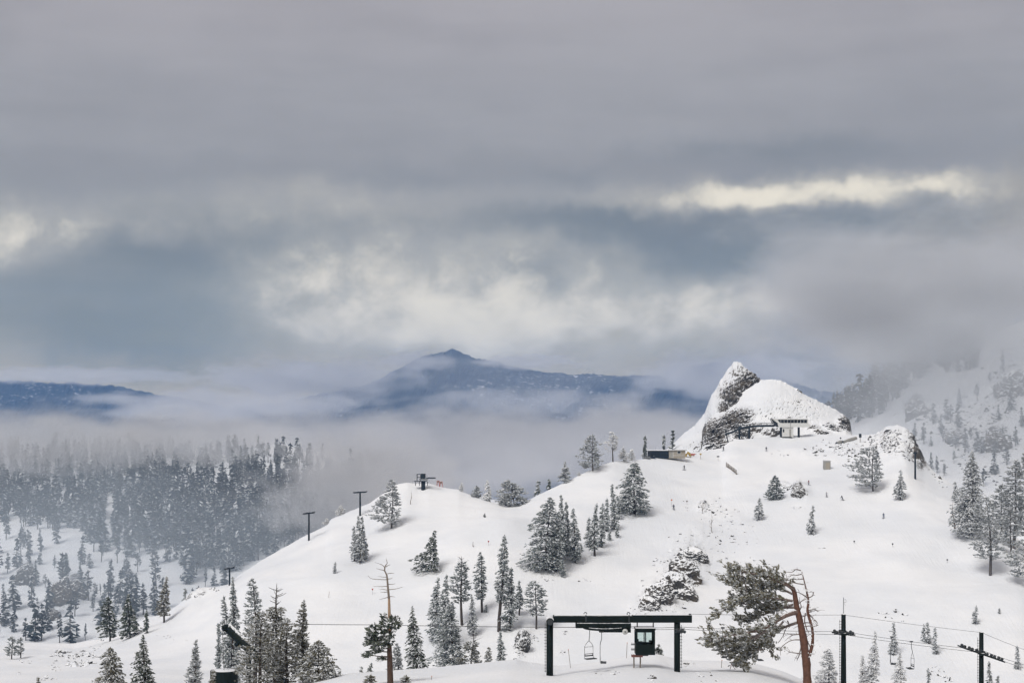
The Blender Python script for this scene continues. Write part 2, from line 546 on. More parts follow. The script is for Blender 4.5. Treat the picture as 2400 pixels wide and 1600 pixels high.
rk = np.zeros_like(Zg)
for (a, b, c, d, r_, s_) in [(1596, 1350, 46, 92, 0.45, 1.0), (1540, 1402, 36, 50, 0.5, 0.8), (1625, 1300, 30, 22, 0.1, 0.8), (2100, 1035, 40, 30, 0.6, 0.6), (2145, 1050, 14, 40, -0.45, 1.3), (1875, 1152, 18, 22, -0.6, 1.0),
                             (1222, 1508, 15, 30, 0.4, 1.0), (1990, 1055, 70, 18, 0.25, 0.5), (1900, 1060, 60, 12, 0.2, 0.35), (1690, 1205, 60, 25, 0.3, 0.35), (1500, 1420, 22, 40, 0.4, 0.35), (1840, 1140, 20, 8, 0.2, 0.6), (1645, 1188, 16, 14, 0.2, 0.6), (465, 1392, 30, 5, -0.3, 0.7)]:
    rk = np.maximum(rk, s_ * patch(a, b, c, d, r_))
ridg = 1 - 2 * np.abs(fbm(Xg / 5.0 + 2, Yg / 5.0, Zg / 3.0, octv=4, seed=21, rough=0.62))
Zg = Zg + rk * (3.4 * ridg - 0.2)
V = np.stack([Xg, Yg, Zg], -1).reshape(-1, 3)
Fq = grid_faces(*Yg.shape)
me = make_mesh("ski_slope", V, Fq, [M_SNOW, M_ROCKY], smooth=True)
rkv = rk.reshape(-1)
me.attributes.new("rock", 'FLOAT', 'POINT').data.foreach_set("value", (np.clip(rkv, 0, 1) * 0.62).astype(np.float32))
me.polygons.foreach_set("material_index", (rkv[Fq].max(1) > 0.12).astype(np.int32))
o = link("hill", me)
tag(o, "snow covered ski hill with groomed runs and rocky patches", "hill", kind="structure")
add_surface('hill', V, Fq)

# ------------------------------------------------------------------ wooded hillside across the valley (photo left)
us2 = np.arange(-700, 1500, 8).astype(float)
H0 = (np.full_like(us2, 1640), np.full_like(us2, 700.0))
H1 = (ip(us2, [(-700, 1520), (0, 1500), (300, 1505), (600, 1520), (1500, 1600)]), np.full_like(us2, 860.0))
H2 = (ip(us2, [(-700, 1330), (0, 1330), (300, 1335), (450, 1330), (600, 1345), (900, 1380), (1500, 1420)]), np.full_like(us2, 1000.0))
H2b = (ip(us2, [(-700, 1180), (0, 1185), (300, 1180), (600, 1170), (900, 1230), (1500, 1320)]), np.full_like(us2, 1180.0))
H3 = (ip(us2, [(-700, 1075), (0, 1070), (300, 1062), (480, 1075), (560, 1062), (610, 1046), (650, 1040), (700, 1044), (760, 1070), (900, 1120), (1200, 1180), (1500, 1240)]), np.full_like(us2, 1420.0))
U2, Y2, Z2 = column_terrain(us2, [H0, H1, H2, H2b, H3, below(H3, 80, -8), below(H3, 500, -250)], [8, 18, 18, 24, 8, 8], su=3, sr=3)
X2 = (U2 - 1200.0) / F * Y2
Z2 = Z2 + 4.0 * fbm(X2 / 90, Y2 / 90, seed=31) + 0.8 * fbm(X2 / 14, Y2 / 14, seed=37, octv=3)
rk2 = np.zeros_like(Z2)
Vp2 = HZ - Z2 / Y2 * F
for (a, b, c, d, s_) in [(62, 1350, 22, 26, 1.0), (150, 1400, 36, 40, 0.9), (176, 1372, 22, 18, 1.0), (148, 1348, 8, 8, 0.9), (655, 1048, 40, 10, 0.5)]:
    rk2 = np.maximum(rk2, s_ * np.exp(-((U2 - a) / c) ** 2 - ((Vp2 - b) / d) ** 2))
Z2 = Z2 + rk2 * (7.0 * (1 - 2 * np.abs(fbm(X2 / 11, Y2 / 11, Z2 / 8, octv=3, seed=41))) + 2.0)
V2 = np.stack([X2, Y2, Z2], -1).reshape(-1, 3)
F2 = grid_faces(*Y2.shape)
me = make_mesh("wooded_hillside", V2, F2, [M_SNOW, M_ROCKY], smooth=True)
r2 = rk2.reshape(-1)
me.attributes.new("rock", 'FLOAT', 'POINT').data.foreach_set("value", np.clip(r2, 0, 1).astype(np.float32))
me.polygons.foreach_set("material_index", (r2[F2].max(1) > 0.15).astype(np.int32))
o = link("wooded_hillside", me)
tag(o, "snowy hillside across the valley below the dense forest", "hill", kind="structure")
add_surface('left', V2, F2)

# ------------------------------------------------------------------ foggy mountainside behind the hill (photo right)
us3 = np.arange(1700, 3200, 8).astype(float)
R0 = (np.full_like(us3, 1600), np.full_like(us3, 700.0))
R1 = (ip(us3, [(1700, 1330), (2100, 1260), (2300, 1240), (2400, 1230), (3200, 1150)]), np.full_like(us3, 800.0))
R2 = (ip(us3, [(1700, 1120), (2000, 1060), (2150, 1000), (2300, 960), (2400, 940), (3200, 700)]), np.full_like(us3, 960.0))
R3 = (ip(us3, [(1700, 1050), (1900, 1010), (1960, 965), (2050, 905), (2150, 855), (2250, 815), (2400, 740), (2800, 560), (3200, 430)]), np.full_like(us3, 1250.0))
U3, Y3, Z3 = column_terrain(us3, [R0, R1, R2, R3, below(R3, 100, 0), below(R3, 500, -200), below(R3, 700, -320)], [12, 26, 26, 8, 8, 3], su=3, sr=3)
X3 = (U3 - 1200.0) / F * Y3
Z3 = Z3 + 4.0 * fbm(X3 / 70, Y3 / 70, seed=51) + 1.2 * fbm(X3 / 16, Y3 / 16, seed=57, octv=3)
rk3 = np.zeros_like(Z3)
Vp3 = HZ - Z3 / Y3 * F
for (a, b, c, d, s_) in [(2148, 955, 24, 26, 1.0), (2330, 1030, 30, 28, 1.0), (2365, 925, 40, 60, 0.8), (2240, 1010, 40, 24, 0.55), (2300, 970, 60, 30, 0.45), (2370, 830, 40, 40, 0.5)]:
    rk3 = np.maximum(rk3, s_ * np.exp(-((U3 - a) / c) ** 2 - ((Vp3 - b) / d) ** 2))
Z3 = Z3 + rk3 * (7.0 * (1 - 2 * np.abs(fbm(X3 / 13, Y3 / 13, Z3 / 9, octv=3, seed=61))) + 1.0)
V3 = np.stack([X3, Y3, Z3], -1).reshape(-1, 3)
F3 = grid_faces(*Y3.shape)
me = make_mesh("mountainside", V3, F3, [M_SNOW, M_ROCKY], smooth=True)
r3 = rk3.reshape(-1)
me.attributes.new("rock", 'FLOAT', 'POINT').data.foreach_set("value", np.clip(r3, 0, 1).astype(np.float32))
me.polygons.foreach_set("material_index", (r3[F3].max(1) > 0.15).astype(np.int32))
o = link("mountainside", me)
tag(o, "foggy snow covered mountainside behind the ski hill", "mountain", kind="structure")
add_surface('right', V3, F3)

# ------------------------------------------------------------------ far blue mountains
M_FAR, t_, bs_ = new_mat("far_forest_and_snow")
pos_ = t_.n('ShaderNodeNewGeometry').outputs['Position']
nf = t_.noise(t_.v('MULTIPLY', pos_, (1, 1, 0.55)), 0.034, 5, 0.75)
nb = t_.noise(pos_, 0.0022, 3, 0.6)
ff = t_.m('MULTIPLY', t_.rng(nf, 0.56, 0.64, 0, 0.8), t_.rng(nb, 0.46, 0.60, 0.05, 1))
t_.put(bs_.inputs['Base Color'], t_.mix(ff, (0.018, 0.026, 0.03, 1), (0.75, 0.77, 0.8, 1)))
bs_.inputs['Roughness'].default_value = 0.9


def far_range(name, Y, pts, base_v, label, seed):
    uu = np.arange(pts[0][0], pts[-1][0] + 1, 5).astype(float)
    top = ip(uu, pts)
    YY = np.full_like(uu, Y)
    A = (np.full_like(uu, base_v), YY - 1400)
    U_, Y_, Z_ = column_terrain(uu, [A, (top, YY), below((top, YY), 1000, -700)], [46, 6], su=3, sr=2)
    X_ = (U_ - 1200) / F * Y_
    Z_ = Z_ + 26 * fbm(X_ / 420, Y_ / 420, seed=seed) + 10 * fbm(X_ / 110, Y_ / 160, seed=seed + 7, octv=3) + 15 * np.abs(fbm(X_ / 24, Y_ / 60, seed=seed + 3, octv=3))
    Z_ = np.maximum(Z_, VF_Z - 0.5)
    V_ = np.stack([X_, Y_, Z_], -1).reshape(-1, 3)
    ob = link(name, make_mesh(name, V_, grid_faces(*Y_.shape), M_FAR, smooth=False))
    tag(ob, label, "mountain", kind="structure")


far_range("mountain", 7600, [(480, 960), (700, 928), (800, 905), (870, 884), (930, 856), (985, 820), (1040, 808), (1062, 803), (1080, 816), (1110, 828), (1200, 848), (1290, 868), (1350, 873), (1400, 868), (1430, 868), (1490, 876), (1560, 886), (1700, 930), (1900, 980)], 1130,
          "dark blue forested mountain with a pointed summit far across the valley", 71)
far_range("mountain", 8100, [(-900, 880), (-300, 888), (0, 890), (120, 893), (230, 893), (300, 900), (420, 925), (560, 950), (700, 980)], 1130,
          "low dark blue ridge under a cloud band far across the valley", 83)
far_range("mountain", 8300, [(1400, 960), (1560, 890), (1630, 846), (1680, 836), (1760, 850), (1900, 900), (2300, 940), (2600, 980)], 1130,
          "faint blue peak showing through cloud behind the rocky crag", 91)

# ------------------------------------------------------------------ trees
def tube_arr(pts, radii, sides=6):
    """tapered tube through pts -> V, F(quads), closed tip by shrinking radius"""
    pts = np.asarray(pts, float)
    n = len(pts)
    d = np.gradient(pts, axis=0)
    d /= np.linalg.norm(d, axis=1, keepdims=True) + 1e-9
    ref = np.where(np.abs(d[:, 2:3]) > 0.9, np.array([[1.0, 0, 0]]), np.array([[0, 0, 1.0]]))
    a = np.cross(d, ref)
    a /= np.linalg.norm(a, axis=1, keepdims=True) + 1e-9
    b = np.cross(d, a)
    ang = np.arange(sides) * 2 * math.pi / sides
    r = np.asarray(radii, float)[:, None, None]
    V = pts[:, None, :] + r * (np.cos(ang)[None, :, None] * a[:, None, :] + np.sin(ang)[None, :, None] * b[:, None, :])
    i = np.arange(n * sides).reshape(n, sides)
    q = np.stack([i[:-1], np.roll(i[:-1], -1, 1), np.roll(i[1:], -1, 1), i[1:]], -1).reshape(-1, 4)
    return V.reshape(-1, 3), q


class Acc:
    """accumulates arrays of vertices and faces"""
    def __init__(self):
        self.V, self.T, self.Q, self.mt, self.mq, self.n = [], [], [], [], [], 0

    def tris(self, V, T, m=0):
        self.V.append(V); self.T.append(T + self.n); self.mt.append(np.broadcast_to(m, (len(T),))); self.n += len(V)

    def quads(self, V, Q, m=0):
        self.V.append(V); self.Q.append(Q + self.n); self.mq.append(np.broadcast_to(m, (len(Q),))); self.n += len(V)

    def tube(self, pts, radii, sides=6, m=0):
        V, q = tube_arr(pts, radii, sides)
        self.quads(V, q, m)

    def arrays(self):
        V = np.concatenate(self.V)
        T = np.concatenate(self.T) if self.T else np.zeros((0, 3), int)
        Q = np.concatenate(self.Q) if self.Q else np.zeros((0, 4), int)
        mt = np.concatenate(self.mt) if self.mt else np.zeros(0, int)
        mq = np.concatenate(self.mq) if self.mq else np.zeros(0, int)
        return V, T, Q, mt, mq

    def mesh(self, name, mats, smooth=False):
        V, T, Q, mt, mq = self.arrays()
        return make_mesh(name, V, [T, Q], mats, np.concatenate([mt, mq]), smooth)


CT = np.array([[0, 2, 4], [2, 1, 4], [1, 3, 4], [3, 0, 4], [2, 0, 5], [1, 2, 5], [3, 1, 5], [0, 3, 5]])


def clump_arr(P, D, L, W, T, snow, rg):
    """many small needle clumps: flattened irregular octahedra, upper faces may carry snow"""
    n = len(P)
    D = D / (np.linalg.norm(D, axis=1, keepdims=True) + 1e-9)
    side = np.cross(D, np.array([0, 0, 1.0]))
    side /= np.linalg.norm(side, axis=1, keepdims=True) + 1e-6
    up = np.cross(side, D)
    L, W, T = [np.asarray(a, float).reshape(-1, 1) * 0.5 for a in (L, W, T)]
    V = np.stack([P - D * L, P + D * L, P + side * W, P - side * W, P + up * T, P - up * T * 0.8], 1)
    V = V + rg.uniform(-1, 1, V.shape) * (L[:, None, :] * 0.28)
    F_ = (CT[None] + (np.arange(n) * 6)[:, None, None]).reshape(-1, 3)
    mi = np.zeros((n, 8), int)
    sn = rg.random(n) < snow
    mi[:, :4] = np.where(sn[:, None] & (rg.random((n, 4)) < 0.85), 1, 0)
    return V.reshape(-1, 3), F_, mi.reshape(-1)


KIND = {
    'fir':    dict(p=0.85, base=0.05, droop=0.30, tuft=0.15, irr=0.48, per=8),
    'spire':  dict(p=0.75, base=0.04, droop=0.35, tuft=0.10, irr=0.45, per=7),
    'column': dict(p=0.40, base=0.10, droop=0.25, tuft=0.25, irr=0.55, per=7),
    'pine':   dict(p=0.45, base=0.16, droop=0.05, tuft=0.60, irr=0.55, per=6),
    'bush':   dict(p=0.50, base=0.00, droop=0.05, tuft=0.20, irr=0.45, per=9),
    'broad':  dict(p=0.55, base=0.03, droop=0.25, tuft=0.20, irr=0.5, per=9),
}


def conifer(seed, H, R, kind='fir', cl=0.9, snow=0.52, wind=0.0, lean=0.0, deadtop=0.0, trunk_r=None, sticks=True, dens=1.0, **over):
    k = dict(KIND[kind]); k.update(over)
    rg = np.random.default_rng(seed)
    base, p = k['base'], k['p']
    tr, cr_ = Acc(), Acc()
    r0 = trunk_r if trunk_r else 0.05 + 0.014 * H
    nseg = 8
    hs = np.linspace(0, 1, nseg)
    bend = lambda h: np.stack([lean * H * h ** 1.5 + 0.012 * H * np.sin(h * 5 + seed), 0.01 * H * np.sin(h * 4 + seed * 2), H * h], -1)
    pts = bend(hs)
    pts[0, 2] = -0.8
    tr.tube(pts, r0 * (1 - hs) ** 0.8 + 0.02 + 0.004 * H * (1 - hs), 7)
    # branches
    spacing = cl * 0.72 / dens
    nw = max(4, int(H * (1 - base) / spacing))
    nb = nw * k['per']
    topend = 1.0 - deadtop
    h = base + (topend - base) * (np.repeat(np.arange(nw), k['per']) + rg.random(nb)) / nw
    h = np.clip(h, 0.005, 0.995)
    phi = rg.random(nb) * 2 * math.pi
    prof = (1 - h) ** p * (0.55 + 0.45 * np.clip((h - base) / 0.18, 0, 1))
    lump = 1 + k['irr'] * 0.7 * vnoise(h * H / (cl * 3.2), phi * 1.3, seed=seed)
    Lb = R * prof * lump * (1 - k['irr'] * 0.6 * rg.random(nb))
    Lb = Lb * np.clip(1 + wind * np.cos(phi - math.pi), 0.25, 2.2)
    Lb = np.maximum(Lb, cl * 0.35)
    kc = np.maximum(1, np.round(Lb / (cl * 0.52) * (1 - 0.45 * k['tuft']))).astype(int)
    idx = np.repeat(np.arange(nb), kc)
    N_ = len(idx)
    s = rg.random(N_)
    s0 = 0.12 + 0.5 * k['tuft']
    s = s0 + (1 - s0) * s ** 0.8
    Li, ph, hi = Lb[idx], phi[idx], h[idx]
    lat = rg.uniform(-1, 1, N_) * 0.42 * Li * s
    ca, sa = np.cos(ph), np.sin(ph)
    org = bend(hi)
    rr = Li * s
    dz = -k['droop'] * rr * (0.4 + 0.6 * s) + rg.normal(0, 0.16 * cl, N_) + (k['tuft'] * 0.25 * rr)
    P_ = org + np.stack([ca * rr - sa * lat, sa * rr + ca * lat, dz], -1)
    la = lat / (Li + 1e-6) * 1.6
    D_ = np.stack([np.cos(ph + la), np.sin(ph + la), -k['droop'] * (0.5 + s) + 0.5 * k['tuft'] + rg.normal(0, 0.22, N_)], -1)
    sz = cl * rg.uniform(0.75, 1.45, N_)
    V, T, mi = clump_arr(P_, D_, sz * 1.25, sz * 0.62, sz * 0.40, snow, rg)
    cr_.tris(V, T, mi)
    # leader
    if deadtop < 0.02:
        P_ = bend(np.linspace(0.93, 1.0, 5)); D_ = np.tile([[0.1, 0.05, 1.0]], (5, 1))
        V, T, mi = clump_arr(P_, D_, np.full(5, cl * 1.3), np.full(5, cl * 0.4), np.full(5, cl * 0.4), snow, rg)
        cr_.tris(V, T, mi)
    if sticks:
        for j in rg.choice(nb, min(nb, 26), replace=False):
            q = np.linspace(0, 1, 4)[:, None]
            o_ = bend(np.array([h[j]]))
            pt = o_ + np.concatenate([np.cos(phi[j]) * Lb[j] * q, np.sin(phi[j]) * Lb[j] * q, -k['droop'] * Lb[j] * q * (0.4 + 0.6 * q) + k['tuft'] * .25 * Lb[j] * q], 1)
            tr.tube(pt, np.linspace(r0 * 0.22, 0.02, 4), 4)
    if deadtop > 0.02:
        for j in range(16):
            hh = topend - 0.02 + (1 - topend) * rg.random() * 0.95
            a_ = rg.random() * 6.28
            ln = R * rg.uniform(0.25, 0.75) * (1.15 - hh)/(1.15-topend)
            q = np.linspace(0, 1, 4)[:, None]
            pt = bend(np.array([hh])) + np.concatenate([np.cos(a_) * ln * q, np.sin(a_) * ln * q, ln * (0.15 * q + 0.25 * q * q)], 1)
            tr.tube(pt, np.linspace(r0 * 0.25, 0.02, 4), 4)
    return tr, cr_


TREE_KEYS = ['hill']


def locate(u, v, Y=None, keys=None):
    keys = keys or TREE_KEYS
    if Y is None:
        for dv in range(0, 40):
            hit = ray_px(u, v + dv, keys)
            if hit is not None:
                return hit[0]
        raise RuntimeError("no ground at %s %s" % (u, v))
    x = (u - 1200.0) / F * Y
    return Vector((x, Y, ground_z(x, Y, keys)))


TREE_N = [0]


def tree(kind, u, vb, vt, w, mat, label, Y=None, name=None, group=None, bark=None, keys=None, cat='tree', clpx=2.45, **kw):
    TREE_N[0] += 1
    loc = locate(u, vb, Y, keys)
    Yd = loc.y
    H = max(0.6, -(vt - HZ) / F * Yd - loc.z)
    R = w * 0.66 * Yd / F
    cl = max(0.24, clpx / (F * 0.4267 / Yd))
    cl = min(cl, max(0.22, H * 0.16))
    kw.setdefault('lean', ((TREE_N[0] * 37) % 13 - 6) * 0.008)
    kw.setdefault('wind', 0.05 + ((TREE_N[0] * 29) % 11) * 0.03)
    a, b = conifer(TREE_N[0] * 7 + 3, H, R, kind, cl=cl, **kw)
    nm = name or {'fir': 'fir_tree', 'spire': 'fir_tree', 'column': 'fir_tree', 'pine': 'pine_tree', 'bush': 'shrub', 'broad': 'fir_tree'}[kind]
    if nm == 'shrub' and cat == 'tree':
        cat = 'shrub'
    root = empty(nm, loc, label, cat, group)
    link('trunk', a.mesh('trunk', [bark or (M_BARKF if mat in ('grey', 'ghost') else M_BARK)], True), root)
    link('crown', b.mesh('crown', [M_NEEDLE[mat], M_TRIME]), root)
    return root


# --- trees on the ski hill, mid-slope clump and the row climbing to its right
T = tree
g1 = 'trees in the dark clump on the mid slope'
T('broad', 1281, 1336, 1165, 92, 'frost', 'broadest many-topped dark conifer at the downhill end of the mid-slope clump', group=g1)
T('spire', 1305, 1338, 1200, 50, 'frost', 'conifer pressed against the broadest tree of the mid-slope clump', group=g1)
T('fir', 1315, 1310, 1163, 40, 'frost', 'tallest pointed fir in the middle of the mid-slope clump', group=g1)
T('spire', 1330, 1300, 1178, 30, 'frost', 'slim pointed fir just uphill of the tallest clump fir', group=g1)
T('fir', 1348, 1318, 1192, 38, 'frost', 'pointed fir at the uphill end of the dark mid-slope clump', group=g1)
T('bush', 1321, 1352, 1313, 13, 'frost', 'thin young fir at the foot of the mid-slope clump', group=g1, name='fir_tree', cat='tree')
g2 = 'row of slim firs climbing the slope'
T('spire', 1378, 1281, 1213, 20, 'frost', 'first and shortest slim fir of the row climbing from the clump', group=g2)
T('fir', 1393, 1302, 1182, 32, 'frost', 'slim fir with bare lower trunk, tallest of the climbing row', group=g2, base=0.14)
T('spire', 1410, 1282, 1181, 24, 'frost', 'slim fir third in the climbing row, behind the tallest one', group=g2)
T('spire', 1422, 1245, 1168, 22, 'frost', 'slim fir fourth in the climbing row', group=g2)
T('spire', 1440, 1240, 1178, 24, 'frost', 'slim fir fifth in the climbing row, lower of the stacked pair', group=g2)
T('spire', 1437, 1195, 1137, 17, 'frost', 'slim fir highest in the climbing row, upper of the stacked pair', group=g2)
T('spire', 1450, 1217, 1164, 12, 'frost', 'thinnest fir of the climbing row, beside the big broad fir', group=g2)
T('bush', 1429, 1266, 1245, 9, 'frost', 'small fir sapling below the climbing row', name='fir_tree', cat='tree')
T('bush', 1447, 1259, 1230, 9, 'frost', 'small narrow sapling at the foot of the climbing row, uphill of another sapling', name='fir_tree', cat='tree')
T('broad', 1487, 1203, 1084, 84, 'frost', 'big broad snow-dusted fir standing alone above the climbing row')
# --- skyline trees right of the saddle
T('pine', 1389, 1103, 1020, 62, 'grey', 'wide grey frosted pine on the skyline below the cabin', base=0.05)
T('pine', 1437, 1078, 1013, 40, 'ghost', 'white rime-coated tree with brown trunk on the skyline', base=0.35, snow=0.8, bark=M_BARK)
T('bush', 1462, 1073, 1049, 20, 'ghost', 'small white bush on the skyline beside the white rimed tree')
T('bush', 1481, 1071, 1053, 16, 'ghost', 'tiny white bush on the skyline beside the dark cabin')
T('fir', 1506, 1070, 1021, 44, 'dark', 'dark bluish fir rising behind the dark cabin', Y=690, keys=['hill'])
T('fir', 1555, 1056, 1019, 22, 'dark', 'dark slim fir rising behind the middle of the cabin roof', Y=690)
T('pine', 1579, 1050, 1009, 24, 'dark', 'dark ragged tree between the cabin and the snowy crag foot', Y=700)
T('fir', 1325, 1129, 1083, 32, 'grey', 'rounded snowy conifer on the skyline halfway up from the saddle')
T('fir', 1263, 1160, 1128, 18, 'dark', 'small dark fir peeking over the skyline near the saddle', Y=580)
T('fir', 1289, 1148, 1124, 18, 'dark', 'smaller dark fir peeking over the skyline between two lighter trees', Y=585)
T('bush', 1206, 1183, 1126, 78, 'grey', 'large wind-leaning frosted bush tree in the skyline saddle', lean=-0.25, name='pine_tree', cat='tree')
T('bush', 1357, 1114, 1106, 9, 'ghost', 'tiny frosted sapling on the skyline below the wide grey pine', cat='shrub')
# --- the peak with the small lift
T('pine', 919, 1237, 1126, 62, 'grey', 'ragged frosted conifer just below the small lift peak', wind=0.45, base=0.06, snow=0.65)
T('spire', 831, 1314, 1234, 22, 'grey', 'slim snowy fir, shorter of the three on the peak flank', base=0.08)
T('fir', 844, 1319, 1209, 32, 'grey', 'tall snowy fir in front of the twin on the peak flank', base=0.06)
T('spire', 853, 1311, 1211, 22, 'grey', 'snowy fir hugging its taller twin on the peak flank')
T('fir', 1015, 1338, 1244, 62, 'dark', 'dark flagged fir with branches blown to one side, alone below the peak', wind=0.7, snow=0.5)
T('bush', 785, 1343, 1318, 8, 'grey', 'thin lone sapling on open snow below the peak', name='fir_tree', cat='tree')
T('bush', 799, 1204, 1185, 24, 'ghost', 'low frosted bush on the skyline between two lift towers')
T('bush', 766, 1229, 1214, 14, 'ghost', 'small frosted bush on the skyline uphill of the lower lift tower')
T('bush', 1082, 1146, 1131, 10, 'ghost', 'tiny frosted bush on the ridge beyond the red racks')
T('bush', 1118, 1162, 1139, 26, 'grey', 'round frosted bush on the ridge descending to the saddle')
T('fir', 1145, 1168, 1126, 24, 'ghost', 'pale frosted fir on the ridge descending to the saddle', snow=0.7)
T('fir', 1177, 1181, 1147, 22, 'ghost', 'pale frosted fir beside the leaning bush tree in the saddle', snow=0.7)
T('bush', 1136, 1212, 1203, 6, 'dark', 'tiny dark sapling on open snow below the saddle ridge')
# --- trees above the near crest, centre
g3 = 'conifers in the gully grove'
T('fir', 1025, 1502, 1354, 50, 'frost', 'tall fir at the downhill edge of the gully grove', group=g3)
T('fir', 1046, 1522, 1347, 46, 'frost', 'tall fir with twin neighbour in the gully grove', group=g3)
T('pine', 1083, 1464, 1302, 56, 'frost', 'tall pine with forked bare top in the gully grove', deadtop=0.10, base=0.32, group=g3)
T('column', 1131, 1434, 1295, 34, 'frost', 'tall club-shaped fir standing clear uphill of the grove', base=0.2)
T('column', 1172, 1479, 1255, 36, 'frost', 'tallest slender fir of the gully grove, with long bare trunk', base=0.3)
T('spire', 1195, 1476, 1331, 42, 'frost', 'cone-shaped fir touching the tallest slender fir')
T('fir', 1217, 1441, 1361, 34, 'frost', 'short fir with bare trunk between cone-shaped fir and umbrella pine', base=0.2)
T('pine', 1256, 1473, 1362, 62, 'frost', 'umbrella-shaped pine with clear trunk left of the lift portal', base=0.28, p=0.35)
T('broad', 1062, 1566, 1410, 80, 'frost', 'wide shaggy fir, bulkiest of the gully grove', Y=395, group=g3)
T('fir', 1038, 1566, 1517, 26, 'frost', 'small fir under the bulkiest gully tree', Y=385, group=g3)
T('spire', 1109, 1487, 1394, 28, 'grey', 'pale slim fir in the gap between grove and tallest fir')
T('pine', 1104, 1562, 1478, 58, 'olive', 'brownish shaggy conifer with dead stems beside the bulkiest gully tree', Y=390, deadtop=0.2)
T('bush', 1144, 1552, 1517, 24, 'olive', 'low brownish fir on the near crest edge', Y=380, name='fir_tree', cat='tree')
T('fir', 1172, 1551, 1480, 42, 'frost', 'snowy young fir just behind the near crest', Y=385)
T('bush', 1140, 1434, 1417, 10, 'frost', 'tiny sapling beside the club-shaped fir')
T('spire', 976, 1571, 1421, 76, 'dark', 'dark green shapely fir behind the near crest beside the dead-topped pine', Y=260, snow=0.6)
T('bush', 938, 1571, 1507, 46, 'grey', 'pale scruffy tree with brown trunk behind the dead-topped pine', Y=250, name='pine_tree', cat='tree')
T('bush', 866, 1576, 1554, 19, 'dark', 'little fir on the near crest left of the dead-topped pine', Y=230)
T('bush', 844, 1577, 1563, 10, 'grey', 'tiny frosted fir on the near crest next to another little fir', Y=230)
T('bush', 869, 1610, 1581, 34, 'olive', 'low olive shrub at the foot of the dead-topped pine', Y=150)
T('bush', 952, 1610, 1592, 26, 'olive', 'low olive shrub just right of the dead-topped pine foot', Y=150)
# --- near cluster by the counterweight
g4 = 'snowy pines in the cluster by the counterweight'
T('fir', 548, 1492, 1353, 56, 'frost', 'bluish snowy fir at the back of the counterweight cluster', Y=330, group=g4, snow=0.5)
T('pine', 601, 1482, 1355, 56, 'frost', 'bluish snowy pine, double topped, at the back of the cluster', Y=330, group=g4, snow=0.5)
T('pine', 537, 1463, 1397, 30, 'frost', 'small bluish pine on the outer edge of the counterweight cluster', Y=335, group=g4)
T('column', 642, 1640, 1366, 64, 'olive', 'tall olive pine with dead spike top in the cluster', Y=176, deadtop=0.22, group=g4, base=0.12)
T('pine', 606, 1640, 1432, 92, 'olive', 'shaggy olive pine leaning in front of the tension arm', Y=168, group=g4, base=0.05, lean=0.06)
T('pine', 672, 1640, 1452, 76, 'olive', 'shaggy olive pine in the middle of the cluster', Y=172, group=g4, base=0.05)
T('spire', 712, 1640, 1407, 62, 'olive', 'narrow upswept olive pine, tallest on the cluster outer side', Y=175, group=g4, base=0.05, droop=-0.25)
T('broad', 748, 1616, 1500, 118, 'olive', 'broad round olive pine at the low end of the cluster', Y=170, group=g4)
T('bush', 515, 1496, 1460, 14, 'frost', 'faint small fir left of the tension arm top', Y=400)
T('bush', 495, 1640, 1570, 24, 'olive', 'frosted sapling in front of the green counterweight tank', Y=140)
T('spire', 455, 1650, 1500, 44, 'grey', 'pale grey-green upswept fir left of the green tank', Y=190, droop=-0.2)
T('broad', 258, 1660, 1517, 84, 'olive', 'twin-topped dark olive pine at the bottom edge', Y=195, snow=0.35)
T('fir', 338, 1660, 1488, 80, 'dark', 'shapely dark fir at the bottom edge beside the twin-topped pine', Y=195, snow=0.5)
# --- left ridge
T('column', 257, 1502, 1400, 44, 'dark', 'dark ragged fir on the ridge, lower of the ridge pair', snow=0.25)
T('fir', 304, 1494, 1393, 54, 'dark', 'dark full fir on the ridge, wider of the ridge pair', snow=0.3)
T('spire', 345, 1483, 1432, 15, 'dark', 'thin dark young fir on the ridge between larger firs', snow=0.25)
T('fir', 385, 1458, 1353, 42, 'olive', 'brownish fir with bare foot highest on the ridge', base=0.16, snow=0.35)
T('fir', 432, 1412, 1379, 24, 'frost', 'small bluish fir just behind the ridge line', Y=545)
T('pine', 28, 1544, 1491, 32, 'frost', 'small pine at the picture edge on the low ridge, larger of two')
T('pine', 49, 1541, 1495, 24, 'frost', 'small pine near the picture edge on the low ridge, smaller of two')
T('bush', 92, 1605, 1588, 14, 'olive', 'low olive sapling at the bottom edge far from the trees', Y=230)
# --- upper right slope
T('bush', 1820, 1169, 1115, 44, 'frost', 'round snowy conifer beside the small rock outcrop', name='pine_tree', cat='tree', p=0.6)
T('fir', 1778, 1218, 1168, 30, 'grey', 'small grey fir on the open run below the round conifer', base=0.12)
T('spire', 1903, 1251, 1186, 19, 'grey', 'thin pale fir alone on the open run')
T('pine', 2045, 1150, 1046, 74, 'grey', 'windswept frosted pine on the rocky shoulder', wind=0.5, base=0.08)
T('spire', 2110, 1171, 1103, 32, 'grey', 'small upright frosted fir beside the windswept pine', base=0.1)
g5 = 'frosted trees along the slope edge'
T('fir', 2280, 1258, 1056, 92, 'grey', 'tallest frosted fir on the slope edge', group=g5)
T('spire', 2240, 1180, 1130, 22, 'grey', 'small frosted fir tucked against the tallest slope-edge fir', group=g5, Y=560)
T('pine', 2322, 1347, 1165, 86, 'grey', 'frosted pine with thick bare double trunk lowest on the slope edge', group=g5, base=0.2)
T('pine', 2376, 1300, 1078, 70, 'grey', 'tall pale frosted pine near the picture edge above the double-trunk pine', group=g5, Y=520)
T('pine', 2346, 1290, 1135, 56, 'grey', 'frosted pine between the tallest fir and the picture edge', group=g5, Y=530)
T('pine', 2412, 1290, 1040, 70, 'grey', 'frosted pine cut by the picture edge, higher one', group=g5, Y=530)
